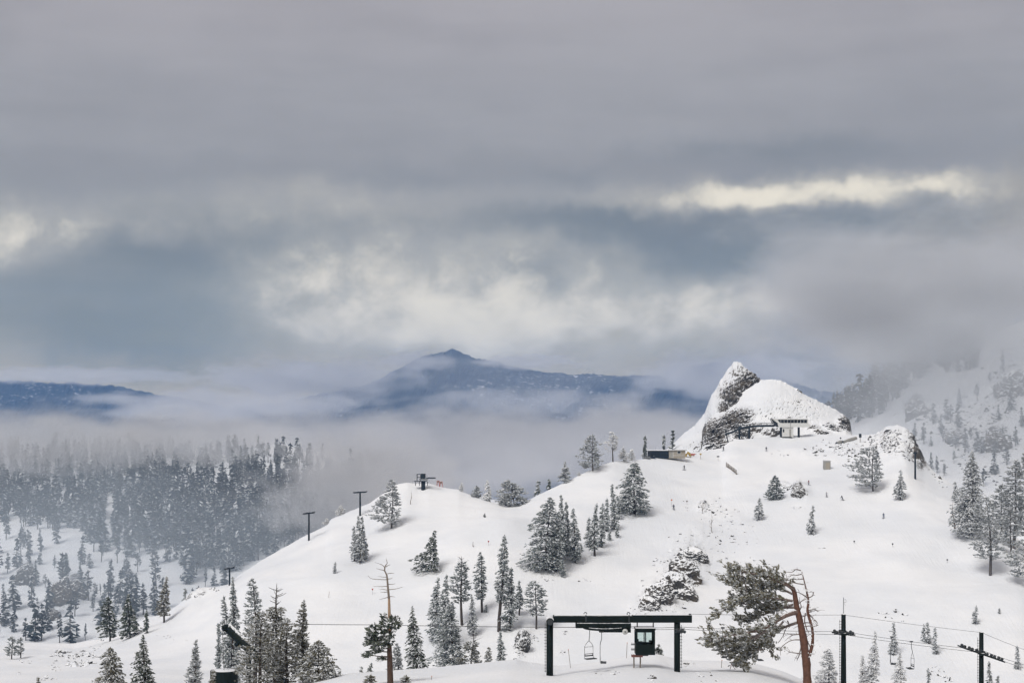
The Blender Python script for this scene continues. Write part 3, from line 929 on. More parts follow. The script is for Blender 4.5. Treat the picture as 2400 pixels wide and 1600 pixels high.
T('pine', 2405, 1375, 1265, 80, 'grey', 'frosted pine cut by the picture edge, lower one', group=g5)
T('pine', 2370, 1330, 1190, 60, 'grey', 'frosted pine behind the lower edge pine', group=g5, Y=500)
# --- pale trees, lower right
T('bush', 1945, 1592, 1520, 62, 'ghost', 'rounded pale rimed tree beside the tall lift tower pole', Y=330, name='pine_tree', cat='tree')
T('fir', 2042, 1588, 1480, 52, 'ghost', 'pale rimed fir between the two lift towers', Y=340, base=0.15)
T('bush', 2018, 1590, 1537, 20, 'ghost', 'pale rimed sapling beside the pale fir between the towers', Y=340, name='fir_tree', cat='tree')
T('spire', 2095, 1532, 1460, 22, 'grey', 'slim grey fir behind the hanging lift chair')
T('fir', 2110, 1640, 1525, 56, 'ghost', 'wide pale fir below the two hanging chairs', Y=330)
g6 = 'trio of slim firs above the lift cable'
T('spire', 2166, 1502, 1464, 12, 'grey', 'shortest of the trio of slim firs by the lift cable', group=g6)
T('spire', 2176, 1507, 1458, 14, 'grey', 'middle fir of the trio by the lift cable', group=g6)
T('spire', 2194, 1532, 1473, 16, 'grey', 'lowest standing fir of the trio by the lift cable', group=g6)
T('spire', 2286, 1461, 1420, 18, 'grey', 'lone slim fir on open snow above the tower with the tilted wheels')
T('bush', 2342, 1437, 1424, 7, 'grey', 'tiny sapling on open snow uphill of the lone slim fir')
T('spire', 2174, 1630, 1566, 22, 'grey', 'small grey fir at the bottom edge between the towers', Y=330)
T('fir', 2320, 1650, 1550, 34, 'grey', 'grey fir at the foot of the tower with the tilted wheels', Y=200)
T('spire', 2386, 1567, 1514, 14, 'grey', 'thin fir near the picture corner under the cables')
T('bush', 2345, 1620, 1585, 20, 'grey', 'small fir at the bottom edge right of the tilted wheels tower', Y=220, name='fir_tree', cat='tree')
T('bush', 1543, 1548, 1510, 26, 'dark', 'small dark fir peeking out behind the hanging operator cabin', Y=185, name='fir_tree', cat='tree')

# --- wholly bare shrub and dead stubs on the open slopes
M_DEAD = plain_mat("dead_wood", (0.20, 0.165, 0.135), 0.9, var=0.35, vscale=5, spec=0.1, snow=0.25)


def bare_stem(u, vb, vt, w, label, n=7, Y=None, name='dead_tree', cat='dead tree', seed=1, r=0.1):
    loc = locate(u, vb, Y)
    H = -(vt - HZ) / F * loc.y - loc.z
    R = w / 2 * loc.y / F
    rg = np.random.default_rng(seed)
    root = empty(name, loc, label, cat)
    a = Acc()
    hs = np.linspace(0, 1, 6)
    f = lambda h: np.stack([0.05 * H * np.sin(h * 4 + seed), 0 * h, H * h], -1)
    pt = f(hs); pt[0, 2] = -0.5
    a.tube(pt, r * (1.05 - hs), 6)
    for j in range(n):
        h0 = rg.uniform(0.2, 0.9); a_ = rg.random() * 6.28; ln = R * rg.uniform(0.5, 1.1)
        q = np.linspace(0, 1, 4)[:, None]
        b = Acc()
        b.tube(f(np.array([h0])) + np.concatenate([np.cos(a_) * ln * q, np.sin(a_) * ln * q, ln * (0.3 * q + 0.9 * q * q)], 1), np.linspace(r * 0.5, 0.02, 4), 4)
        link('branch', b.mesh('branch', [M_DEAD], True), root)
    link('trunk', a.mesh('trunk', [M_DEAD], True), root)


bare_stem(1669, 1248, 1208, 16, 'bare leafless shrub among rocks on the open slope', 8, seed=3, r=0.12)
bare_stem(963, 1181, 1149, 5, 'thin dead pole-like trunk below the small lift peak', 3, seed=5, r=0.13)
bare_stem(2235, 1238, 1176, 12, 'dark broken dead trunk beside the tallest slope-edge fir', 4, seed=8, r=0.30)
bare_stem(1109, 1281, 1268, 3, 'short dark stub on open snow below the peak', 2, seed=9, r=0.16)
bare_stem(1646, 1203, 1175, 14, 'low dead snag on the rocky hump in the run', 6, seed=12, r=0.10)

# --- conifers across the valleys: shared prototypes
PROTO = []
for i, (kd, H, R, mat, kw) in enumerate([('spire', 15, 2.3, 'far', {}), ('column', 17, 2.2, 'far', dict(base=0.2)), ('fir', 13, 2.6, 'far', {}), ('pine', 14, 2.8, 'far', dict(base=0.3)),
                                         ('column', 19, 2.0, 'far', dict(base=0.3)), ('spire', 12, 1.9, 'far', {}), ('pine', 16, 2.5, 'far', dict(base=0.25, deadtop=0.12)), ('fir', 9, 1.9, 'far', {})]):
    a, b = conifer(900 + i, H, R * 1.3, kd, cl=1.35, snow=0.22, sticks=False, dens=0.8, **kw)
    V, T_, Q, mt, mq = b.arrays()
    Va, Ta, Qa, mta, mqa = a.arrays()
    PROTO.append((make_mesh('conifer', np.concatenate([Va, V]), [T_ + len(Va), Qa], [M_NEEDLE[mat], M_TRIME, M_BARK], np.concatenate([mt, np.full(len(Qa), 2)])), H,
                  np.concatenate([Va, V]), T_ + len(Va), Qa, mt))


SHAPE = ['slim pointed fir', 'columnar bare-footed fir', 'full conical fir', 'ragged bare-trunked pine', 'long-trunked narrow fir', 'sharp-tipped fir', 'spike-topped pine', 'squat fir']
ORD = ['', 'second', 'third', 'fourth', 'fifth', 'sixth', 'seventh', 'eighth', 'ninth', 'tenth']


def scatter(us_, vs_, key, hrange, n_single, group, place, forest_label, seed):
    """place: a fixed label shared by trees nothing tells apart, or a function (u, v) -> where the tree stands"""
    rnd = random.Random(seed)
    pts = []
    for u, v in zip(us_, vs_):
        h = ray_px(u, v, [key])
        if h is not None:
            pts.append((u, v, h[0]))
    pts.sort(key=lambda p: p[2].y)
    acc = Acc()
    made = []
    for i, (u, v, loc) in enumerate(pts):
        k = rnd.randrange(len(PROTO))
        me, H, V, T_, Q, mt = PROTO[k]
        hh = rnd.uniform(*hrange) * (0.62 if rnd.random() < 0.18 else 1.0)
        s = hh / H
        sx = s * rnd.uniform(0.85, 1.2)
        rz = rnd.random() * 6.28
        if i < n_single:
            o = link('conifer', me, loc=loc)
            o.scale = (sx, sx, s)
            o.rotation_euler = (0, 0, rz)
            hp = hh * F / loc.y
            size = 'tiny' if hp < 30 else 'short' if hp < 42 else 'mid-sized' if hp < 56 else 'tall'
            made.append((o, u, v, place if isinstance(place, str) else '%s %s %s' % (size, SHAPE[k], place(u, v))))
        else:
            c, sn = math.cos(rz), math.sin(rz)
            W = np.stack([(V[:, 0] * c - V[:, 1] * sn) * sx + loc.x, (V[:, 0] * sn + V[:, 1] * c) * sx + loc.y, V[:, 2] * s + loc.z], -1)
            n0 = acc.n
            acc.V.append(W); acc.n += len(W)
            acc.T.append(T_ + n0); acc.mt.append(mt)
            acc.Q.append(Q + n0); acc.mq.append(np.full(len(Q), 2))
    by = {}
    for m in made:
        by.setdefault(m[3], []).append(m)
    for lb, ms in by.items():
        ms.sort(key=lambda m: m[1])
        for j, m in enumerate(ms):
            t_ = lb
            if not isinstance(place, str) and len(ms) > 1:
                t_ += ', leftmost of %d' % len(ms) if j == 0 else (', rightmost of %d' % len(ms) if j == len(ms) - 1 else ', %s from left of %d' % (ORD[min(j, 9)], len(ms)))
            tag(m[0], t_, 'tree', group)
    if acc.n:
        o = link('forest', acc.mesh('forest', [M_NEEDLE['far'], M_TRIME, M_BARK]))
        tag(o, forest_label, 'forest', kind='stuff')


def near_to(marks, default):
    def f(u, v):
        for (a, b, r, w) in marks:
            if math.hypot(u - a, v - b) < r:
                return w
        return default(u, v)
    return f


rnd = random.Random(11)
edge = [(-100, 1225), (0, 1228), (90, 1240), (180, 1255), (240, 1275), (300, 1290), (380, 1305), (450, 1335), (520, 1345), (600, 1320), (760, 1260), (900, 1200)]
fu, fv = [], []
while len(fu) < 1450:
    u, v = rnd.uniform(-70, 880), rnd.uniform(1064, 1345)
    e = np.interp(u, [p[0] for p in edge], [p[1] for p in edge])
    if v > e + rnd.uniform(-12, 6):
        continue
    if 243 < u < 268 and v > 1165 and rnd.random() < 0.85:
        continue
    if 425 < u < 470 and 1090 < v < 1135 and rnd.random() < 0.85:
        continue
    if 505 < u < 540 and 1078 < v < 1160 and rnd.random() < 0.85:
        continue
    if u > 560 and v < 1100 and rnd.random() < 0.45:
        continue
    fu.append(u); fv.append(v)
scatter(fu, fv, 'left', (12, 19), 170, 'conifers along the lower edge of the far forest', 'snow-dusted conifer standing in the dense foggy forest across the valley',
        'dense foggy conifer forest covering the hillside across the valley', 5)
fu, fv = [], []
while len(fu) < 78:
    u, v = rnd.uniform(-20, 560), rnd.uniform(1240, 1495)
    e = np.interp(u, [p[0] for p in edge], [p[1] for p in edge])
    if v < e or (v > e + 60 and u > 330 and rnd.random() < 0.5):
        continue
    if v > 1480 and u > 130:
        continue
    fu.append(u); fv.append(v)
for (u, v) in [(30, 1400), (33, 1480), (60, 1500), (82, 1502), (98, 1500), (140, 1505), (165, 1505), (200, 1500), (12, 1460), (8, 1410), (70, 1300), (218, 1432), (222, 1410), (245, 1415), (320, 1430), (336, 1440), (312, 1445), (362, 1440), (452, 1362), (502, 1372), (128, 1330), (210, 1330), (450, 1345), (40, 1330), (18, 1342)]:
    fu.append(u); fv.append(v)
scatter(fu, fv, 'left', (9, 20), 200, 'scattered conifers on the snow below the far forest', near_to([(62, 1360, 55, 'by the dome-shaped boulder'), (155, 1400, 60, 'by the twin outcrops'), (538, 1350, 70, 'behind the ridge-bend lift tower'), (280, 1440, 75, 'behind the dark ridge pair'), (385, 1400, 55, 'behind the brownish ridge fir')],
        lambda u, v: 'at the valley bottom' if v > 1450 else 'under the forest edge' if v < np.interp(u, [p[0] for p in edge], [p[1] for p in edge]) + 28 else 'on the open valley snow'), '', 6)
# right mountainside: wooded ridge in fog
fu, fv = [], []
line = [(1880, 1030), (1990, 1002), (2070, 968), (2110, 930), (2150, 890), (2200, 880), (2290, 868), (2310, 800)]
while len(fu) < 560:
    u, v = rnd.uniform(1900, 2310), rnd.uniform(800, 1040)
    e = np.interp(u, [p[0] for p in line], [p[1] for p in line])
    if v > e:
        continue
    fu.append(u); fv.append(v)
scatter(fu, fv, 'right', (12, 20), 40, 'conifers at the lower edge of the foggy ridge wood', 'grey conifer in the foggy wood on the ridge behind the crag',
        'grey conifer wood fading into cloud on the ridge behind the crag', 7)
fu, fv = [], []
for (u, v) in [(2150, 985), (2188, 992), (2218, 985), (2228, 990), (2245, 1000), (2165, 1040), (2182, 1045), (2210, 1035), (2240, 1050), (2262, 1060), (2290, 1058), (2300, 1062), (2333, 1060), (2205, 1010), (2275, 1030), (2248, 955), (2350, 1020), (2380, 1045), (2395, 1000), (2340, 985), (2370, 960), (2182, 1100), (2213, 1115), (2196, 1108), (2144, 1022), (2305, 1140), (2330, 1110), (2360, 1090), (2390, 1120), (2290, 940), (2320, 900), (2385, 900), (2350, 870), (2236, 1085)]:
    fu.append(u); fv.append(v)
scatter(fu, fv, 'right', (6, 14), 60, 'scattered conifers on the foggy mountainside', near_to([(2148, 985, 45, 'by the pointed outcrop'), (2335, 1045, 45, 'by the massive foggy rock'), (2370, 905, 60, 'by the high rock face'), (2240, 1030, 40, 'by the low broken rock'), (2205, 1105, 45, 'just beyond the shoulder skyline')], lambda u, v: 'on the misty mountainside snow'), '', 8)

# ------------------------------------------------------------------ the crag above the upper station
def crag_part(root, name, base, top, Yb, Yt, rocks, seed, amp=2.4):
    uu = np.arange(base[0][0], base[-1][0] + 0.1, 1.6)
    nu = len(uu)
    bv, tv = ip(uu, base), ip(uu, top)
    jag = 3.4 * (np.abs(fbm(uu / 8.0, uu * 0, octv=4, seed=seed + 1, rough=0.6)) - 0.2) * np.clip((bv - tv) / 40, 0, 1)
    tv = np.minimum(tv, bv - 0.5)
    rows = 46
    Ys, Zs, Vs = [], [], []
    for j in range(rows + 1):
        t_ = j / rows
        e = t_ ** 0.82
        Yj = Yb + (Yt - Yb) * t_ ** 1.15
        vj = bv * (1 - e) + tv * e - jag * max(0.0, (t_ - 0.8) / 0.2) ** 2
        Ys.append(np.full(nu, Yj)); Zs.append(-(vj - HZ) / F * Yj); Vs.append(vj)
    zt = Zs[-1]
    for j in range(1, 9):
        t_ = j / 8
        Yj = Yt + (Yt - Yb) * 1.1 * t_
        Ys.append(np.full(nu, Yj)); Zs.append(zt - (zt + 30) * t_ ** 1.4 * 0.9); Vs.append(tv + 0 * t_)
    Yg_, Zg_, Vp_ = np.array(Ys), np.array(Zs), np.array(Vs)
    Ug_ = np.broadcast_to(uu, Yg_.shape)
    Xg_ = (Ug_ - 1200) / F * Yg_
    rk_ = np.zeros_like(Zg_)
    for (a, b, c, d, rot, s_) in rocks:
        du, dv = Ug_ - a, Vp_ - b
        co, si = math.cos(rot), math.sin(rot)
        q = ((du * co + dv * si) / c) ** 2 + ((-du * si + dv * co) / d) ** 2
        rk_ = np.maximum(rk_, s_ * np.exp(-q ** 1.6))
    rid = 1 - 2 * np.abs(fbm(Xg_ / 3.6 + Zg_ / 6.0, Yg_ / 3.2, Zg_ / 2.2 - Xg_ / 6.0, octv=5, seed=seed, rough=0.68))
    soft = fbm(Xg_ / 7, Yg_ / 7, Zg_ / 7, octv=3, seed=seed + 5)
    Yg_ = Yg_ - rk_ * (amp * 1.3 * rid + 0.6) - 0.5 * soft
    Zg_ = Zg_ + rk_ * 0.8 * rid + 0.25 * soft
    Zg_[rows - 1:rows + 2] += 0.5 * np.maximum(0, fbm(uu / 6, uu * 0, octv=3, seed=seed + 9))[None]
    V_ = np.stack([Xg_, Yg_, Zg_], -1).reshape(-1, 3)
    Fq_ = grid_faces(*Yg_.shape)
    me = make_mesh(name, V_, Fq_, M_CRAG, smooth=False)
    me.attributes.new("rock", 'FLOAT', 'POINT').data.foreach_set("value", np.clip(rk_.reshape(-1) * 1.25, 0, 1.3).astype(np.float32))
    ob = link(name, me)
    ob.parent = root
    ob.matrix_parent_inverse = Matrix.Translation(-root.location)
    add_surface(name, V_, Fq_)


M_CRAG = rocky_mat("crag_rock_and_snow", lo=0.10, hi=0.24, nscale=0.75, rw=0.60, dark=(0.058, 0.056, 0.052), warm=(0.125, 0.105, 0.082))
crag = empty('rock_crag', at(1800, 1030, 680), 'snow-plastered rock crag with a pointed pinnacle and a rounded dome', 'rock')
crag_part(crag, 'pinnacle', [(1556, 1066), (1600, 1066), (1650, 1060), (1700, 1050), (1760, 1035), (1860, 1035)],
          [(1556, 1062), (1566, 1050), (1597, 1020), (1628, 997), (1651, 969), (1666, 931), (1689, 892), (1709, 862), (1719, 850), (1727, 846), (1737, 850), (1747, 864), (1765, 878), (1783, 893), (1820, 950), (1860, 1020)],
          686, 728, [(1742, 905, 54, 30, -0.75, 1.0), (1714, 930, 26, 32, -0.6, 0.95), (1697, 955, 16, 22, 0, 0.85), (1632, 1046, 34, 16, 0, 0.5), (1728, 872, 20, 18, 0, 0.55), (1770, 885, 18, 14, 0.6, 0.95), (1670, 985, 14, 34, 0.5, 0.38), (1640, 1015, 20, 14, -0.6, 0.38), (1700, 900, 8, 26, 0.5, 0.4)], 131)
crag_part(crag, 'dome', [(1640, 1062), (1700, 1056), (1730, 1036), (1800, 1036), (1900, 1030), (1999, 1026)],
          [(1640, 1052), (1643, 1035), (1645, 1010), (1653, 992), (1668, 976), (1684, 963), (1720, 935), (1750, 913), (1775, 897), (1788, 890), (1804, 888), (1829, 892), (1857, 905), (1878, 920), (1918, 941), (1959, 961), (1982, 976), (1990, 995), (1996, 1012), (1999, 1022)],
          670, 706, [(1718, 984, 54, 25, -0.35, 1.0), (1674, 1018, 38, 42, 0.1, 1.0), (1738, 1006, 30, 22, 0, 0.85), (1700, 1040, 40, 12, 0, 0.7), (1978, 992, 20, 16, 0.6, 1.0), (1950, 1000, 26, 8, 0.3, 0.75), (1925, 1012, 22, 6, 0.2, 0.6), (1810, 1010, 26, 10, 0, 0.6), (1768, 1000, 26, 12, 0, 0.65),
                     (1875, 915, 14, 5, 0.6, 0.7), (1905, 1000, 18, 6, 0, 0.5), (1845, 965, 110, 50, 0, 0.30)], 151)

# ------------------------------------------------------------------ rock outcrops standing on the slopes
def outcrop(u, v, rx, rz, key, label, seed, tilt=0.0, rock=0.55, sink=0.25):
    h = ray_px(u, v + rz * 0.5, [key])[0]
    S_ = h.y / F
    bm = bmesh.new()
    bmesh.ops.create_icosphere(bm, subdivisions=5, radius=1.0)
    Vb = np.array([q.co[:] for q in bm.verts])
    Fb = np.array([[q.index for q in f.verts] for f in bm.faces])
    bm.free()
    n_ = Vb.copy()
    rid = 1 - 2 * np.abs(fbm(Vb[:, 0] * 2.2 + seed, Vb[:, 1] * 2.2, Vb[:, 2] * 2.2, octv=5, seed=seed, rough=0.6))
    big = fbm(Vb[:, 0] * 1.1 + seed * 3, Vb[:, 1] * 1.1, Vb[:, 2] * 1.1, octv=2, seed=seed + 2)
    Vb = Vb * (0.82 + 0.30 * rid + 0.35 * big)[:, None] * np.array([[rx * S_, rx * S_ * 0.8, rz * S_]])
    c_, s_ = math.cos(tilt), math.sin(tilt)
    Vb = np.stack([Vb[:, 0] * c_ + Vb[:, 2] * s_, Vb[:, 1], -Vb[:, 0] * s_ + Vb[:, 2] * c_], -1)
    me = make_mesh('rock_outcrop', Vb, Fb, M_OUTC, smooth=False)
    me.attributes.new("rock", 'FLOAT', 'POINT').data.foreach_set("value", np.full(len(Vb), rock, np.float32))
    o = link('rock_outcrop', me, loc=h + Vector((0, rx * S_ * sink, rz * S_ * 0.2)))
    tag(o, label, 'rock', 'rock outcrops')


M_OUTC = rocky_mat("outcrop_rock_and_snow", lo=0.20, hi=0.36, nscale=0.4, rw=0.6)
outcrop(62, 1350, 24, 27, 'left', 'dome-shaped dark boulder with snow top on the wooded hillside', 3)
outcrop(138, 1392, 27, 44, 'left', 'larger broken outcrop below the dome-shaped boulder on the hillside', 5, 0.3)
outcrop(178, 1378, 26, 30, 'left', 'twin outcrop touching the larger broken one on the hillside', 8, -0.3)
outcrop(149, 1346, 9, 8, 'left', 'small boulder just above the twin outcrops', 9)
outcrop(125, 1440, 16, 22, 'left', 'low rock at the foot of the larger broken outcrop', 10)
outcrop(2148, 958, 24, 28, 'right', 'pointed outcrop at the snow edge below the foggy wood', 11, 0.3, 0.4)
outcrop(2335, 1035, 30, 32, 'right', 'massive rounded rock on the foggy mountainside', 13, 0.0, 0.4)
outcrop(2240, 1025, 24, 22, 'right', 'low broken rock between misty conifers', 15, 0.2, 0.4)
outcrop(2370, 905, 34, 40, 'right', 'big snow-streaked rock face high near the picture edge', 17, 0.3, 0.3)
outcrop(1224, 1508, 14, 30, 'hill', 'snow-dusted rock beside the left portal pillar', 19, 0.45, 0.15, 0.6)
outcrop(1874, 1154, 17, 15, 'hill', 'small dark rock outcrop on the open run beside the round conifer', 24, 0.6, 0.3)

outcrop(1626, 1304, 36, 20, 'hill', 'topmost rock of the snow-dusted bluff above the lift portal', 31, 0.2, 0.02, 0.75)
outcrop(1604, 1338, 38, 36, 'hill', 'upper steep rock of the bluff above the lift portal', 33, 0.35, 0.06, 0.75)
outcrop(1584, 1380, 46, 44, 'hill', 'biggest brownish rock of the bluff above the lift portal', 35, 0.35, 0.10, 0.72)
outcrop(1546, 1396, 34, 40, 'hill', 'lower snow-streaked rock of the bluff above the portal beam', 37, 0.45, 0.0, 0.78)
outcrop(1522, 1420, 24, 26, 'hill', 'lowest small rock of the bluff just above the portal beam', 39, 0.4, 0.0, 0.78)

# ------------------------------------------------------------------ loose rocks breaking through the snow
def rock_scatter(areas, label, seed, keys=('hill',)):
    rg = np.random.default_rng(seed)
    acc = Acc()
    for (u0, v0, ru, rv, rot, n, smin, smax) in areas:
        for _ in range(n):
            a, b = rg.normal(0, 0.55, 2)
            u = u0 + ru * a * math.cos(rot) - rv * b * math.sin(rot)
            v = v0 + ru * a * math.sin(rot) + rv * b * math.cos(rot)
            h = ray_px(u, v, keys)
            if h is None:
                continue
            p, nrm = h[0], h[1]
            s = rg.uniform(smin, smax) * p.y / F * (1.0 if rg.random() < 0.8 else 1.7)
            d = np.array([rg.normal(0.8, 0.5), rg.normal(0, 0.6), 0.0])
            d[2] = -(nrm.x * d[0] + nrm.y * d[1]) / max(nrm.z, 0.3)
            k = 2
            P_ = np.array([p]) + rg.normal(0, 0.3, (k, 3)) * s * np.array([[1, 1, 0.2]]) + np.array([[0, 0, 0.05 * s]])
            V_, T_, mi = clump_arr(P_, np.tile(d[None], (k, 1)) + rg.normal(0, 0.25, (k, 3)), np.full(k, s * 1.3), np.full(k, s * 0.9), np.full(k, s * 0.75), 0.75, rg)
            acc.tris(V_, T_, mi)
    o = link('loose_rocks', acc.mesh('loose_rocks', [M_ROCK_S, M_TSNOW]))
    tag(o, label, 'rocks', kind='stuff')


rock_scatter([(1990, 1060, 60, 16, 0.35, 60, 3, 7), (2060, 1040, 40, 22, 0.4, 60, 3, 8), (2100, 1030, 30, 24, 0.6, 40, 3, 8), (1925, 1058, 40, 8, 0.1, 26, 3, 7), (2130, 1065, 16, 20, 0.8, 26, 3, 7), (1840, 1066, 30, 6, 0.2, 10, 2, 4), (2200, 1125, 30, 8, 0.7, 12, 2, 5)],
             'dark rocks poking through snow on the shoulder below the crag', 3)
rock_scatter([(1590, 1330, 40, 70, 0.4, 110, 3, 7), (1545, 1400, 40, 50, 0.4, 60, 3, 6), (1680, 1195, 60, 20, 0.3, 36, 2, 5), (1700, 1250, 60, 40, 0.2, 46, 2, 5), (1655, 1190, 14, 12, 0, 16, 2, 5), (1500, 1425, 16, 40, 0.3, 24, 2, 5), (1870, 1150, 14, 18, -0.6, 26, 3, 6), (1845, 1142, 14, 5, 0, 8, 3, 6), (1862, 1190, 12, 3, 0, 5, 3, 6), (1926, 1284, 5, 2, 0, 2, 3, 5), (1750, 1310, 70, 10, 0.3, 16, 2, 4)],
             'rocks and scrub scattered through the snow on the open run', 4)
rock_scatter([(205, 1535, 24, 8, 0.2, 30, 3, 8), (142, 1530, 14, 6, -0.3, 22, 5, 11), (188, 1556, 18, 6, 0, 24, 6, 12), (165, 1540, 12, 6, 0, 10, 4, 9), (130, 1560, 14, 12, 0.4, 16, 2, 5), (60, 1550, 40, 8, 0, 10, 2, 4), (225, 1520, 20, 10, -0.4, 14, 2, 5), (120, 1592, 30, 8, 0, 10, 3, 7), (470, 1392, 24, 3, -0.3, 16, 2, 5), (505, 1384, 14, 4, 0.3, 10, 2, 5), (400, 1495, 30, 6, 0.2, 8, 2, 3), (45, 1578, 8, 3, 0, 4, 2, 4)],
             'small dark rocks and scrub on the low ridge', 5)
rock_scatter([(1222, 1505, 10, 26, 0.5, 30, 3, 7), (1250, 1495, 14, 20, 0.5, 20, 2, 4), (1320, 1480, 10, 6, 0, 5, 3, 5), (1280, 1355, 20, 5, 0.3, 12, 2, 4), (1380, 1358, 30, 6, 0, 8, 2, 4), (1320, 1530, 10, 10, 0, 5, 2, 4), (1440, 1578, 50, 8, 0, 9, 3, 6), (1620, 1556, 20, 3, 0, 10, 3, 7), (1530, 1588, 12, 5, 0, 6, 4, 8), (1650, 1590, 40, 10, 0, 8, 3, 6), (2085, 1440, 30, 14, 0.2, 14, 3, 6), (2190, 1575, 30, 12, 0.2, 14, 3, 6), (2220, 1590, 12, 6, 0.4, 8, 4, 8), (1890, 1585, 20, 8, 0, 8, 3, 6)],
             'stones breaking the snow around the lower grove and near crest', 6)
rock_scatter([(2240, 1010, 60, 30, 0.3, 60, 4, 9), (2340, 1030, 50, 50, 0.3, 70, 4, 10), (2300, 950, 80, 40, 0.2, 70, 3, 8), (2370, 880, 50, 60, 0.3, 70, 4, 9), (2280, 1090, 80, 30, 0.4, 30, 4, 9), (2148, 960, 30, 24, 0, 40, 4, 8), (2330, 1120, 60, 10, 0.4, 10, 4, 8)],
             'rocks scattered over the foggy mountainside', 7, ('right',))


# ------------------------------------------------------------------ hard-surface helpers
def box(acc, c, size, m=0, R=None, taper=1.0):
    c = np.asarray(c, float)
    sx, sy, sz = [s * 0.5 for s in size]
    V_ = np.array([(x * (taper if z > 0 else 1), y * (taper if z > 0 else 1), z) for z in (-sz, sz) for (x, y) in ((-sx, -sy), (sx, -sy), (sx, sy), (-sx, sy))])
    if R is not None:
        V_ = V_ @ np.asarray(R.to_3x3()).T
    Q_ = np.array([(0, 3, 2, 1), (4, 5, 6, 7), (0, 1, 5, 4), (1, 2, 6, 5), (2, 3, 7, 6), (3, 0, 4, 7)])
    acc.quads(V_ + c, Q_, m)


def cyl(acc, a, b, r, sides=14, m=0, r2=None):
    a, b = np.asarray(a, float), np.asarray(b, float)
    r2 = r if r2 is None else r2
    d = (b - a) / (np.linalg.norm(b - a) + 1e-9)
    e = 1e-4
    acc.tube([a, a + d * e, b - d * e, b], [1e-4, r, r2, 1e-4], sides, m)


def ring(acc, c, R_, r, axis='z', n=28, sides=6, m=0):
    th = np.linspace(0, 2 * math.pi, n + 1)
    z0 = 0 * th
    p = {'z': np.stack([np.cos(th), np.sin(th), z0], -1), 'y': np.stack([np.cos(th), z0, np.sin(th)], -1)}[axis]
    acc.tube(np.asarray(c) + p * R_, np.full(n + 1, r), sides, m)


def part(root, name, acc, mats, smooth=False, label=None):
    """acc is in world space; becomes a child of root (or of a part of root)"""
    me = acc.mesh(name, mats if isinstance(mats, list) else [mats], smooth)
    o = link(name, me)
    o.parent = root
    r = root
    loc = Vector((0, 0, 0))
    M = Matrix.Identity(4)
    chain = []
    while r is not None:
        chain.append(r)
        r = r.parent
    for q in reversed(chain):
        M = M @ q.matrix_parent_inverse @ q.matrix_basis if q.parent else q.matrix_basis.copy()
    o.matrix_parent_inverse = M.inverted()
    if label:
        o['label'] = label
    return o


M_GREEN = plain_mat("dark_green_paint", (0.005, 0.010, 0.0085), 0.6, var=0.3, vscale=2.0, spec=0.15)
M_GREENS = plain_mat("dark_green_paint_snowed", (0.005, 0.010, 0.0085), 0.6, var=0.3, vscale=2.5, spec=0.15, snow=0.5)
M_STEEL = plain_mat("galvanised_steel", (0.22, 0.23, 0.235), 0.45, metal=0.6, var=0.2, vscale=4.0)
M_DSTEEL = plain_mat("dark_steel", (0.05, 0.055, 0.058), 0.5, metal=0.4, var=0.3, vscale=4.0)
M_SLATE = plain_mat("slate_blue_steel", (0.018, 0.026, 0.034), 0.6, var=0.25, vscale=2.0, spec=0.2, snow=0.35)
M_WHITE = plain_mat("white_panel", (0.66, 0.66, 0.64), 0.5, var=0.06, vscale=1.0)
M_WHEELW = plain_mat("pale_wheel", (0.55, 0.55, 0.53), 0.5, var=0.15, vscale=6.0)
M_BEIGE = plain_mat("beige_siding", (0.36, 0.32, 0.26), 0.75, var=0.12, vscale=2.0)
M_DKGLASS_SHADE = plain_mat("dark_glass_and_doorway_shade", (0.02, 0.025, 0.03), 0.15, var=0.2, spec=0.6)  # dark window glass, also the painted shade in the container doorway
M_RED = plain_mat("faded_red_paint", (0.42, 0.09, 0.06), 0.6, var=0.2)
M_ORANGE = plain_mat("orange_marker", (0.55, 0.15, 0.05), 0.6, var=0.15)
M_YELLOW = plain_mat("yellow_cover", (0.42, 0.29, 0.09), 0.7, var=0.25)
M_WOOD = plain_mat("weathered_wood", (0.20, 0.17, 0.14), 0.85, var=0.3, vscale=5.0, snow=0.4)
M_GREYBOX = plain_mat("grey_tan_panel", (0.33, 0.32, 0.295), 0.7, var=0.12, vscale=2.0)
M_RUST = plain_mat("rusty_plank", (0.17, 0.075, 0.06), 0.8, var=0.3, vscale=5.0, snow=0.3)
M_CABLE = plain_mat("steel_cable", (0.10, 0.10, 0.105), 0.5, metal=0.3, var=0.1)
m_, t_, b_ = new_mat("window_glass")
b_.inputs['Base Color'].default_value = (0.80, 0.88, 0.87, 1)
b_.inputs['Transmission Weight'].default_value = 1.0
b_.inputs['IOR'].default_value = 1.05
b_.inputs['Roughness'].default_value = 0.02
t_.put(b_.inputs['Base Color'], t_.mix(t_.noise(t_.n('ShaderNodeNewGeometry').outputs['Position'], 2.0, 2), (0.70, 0.80, 0.79, 1), (0.86, 0.92, 0.91, 1)))
M_GLASS = m_


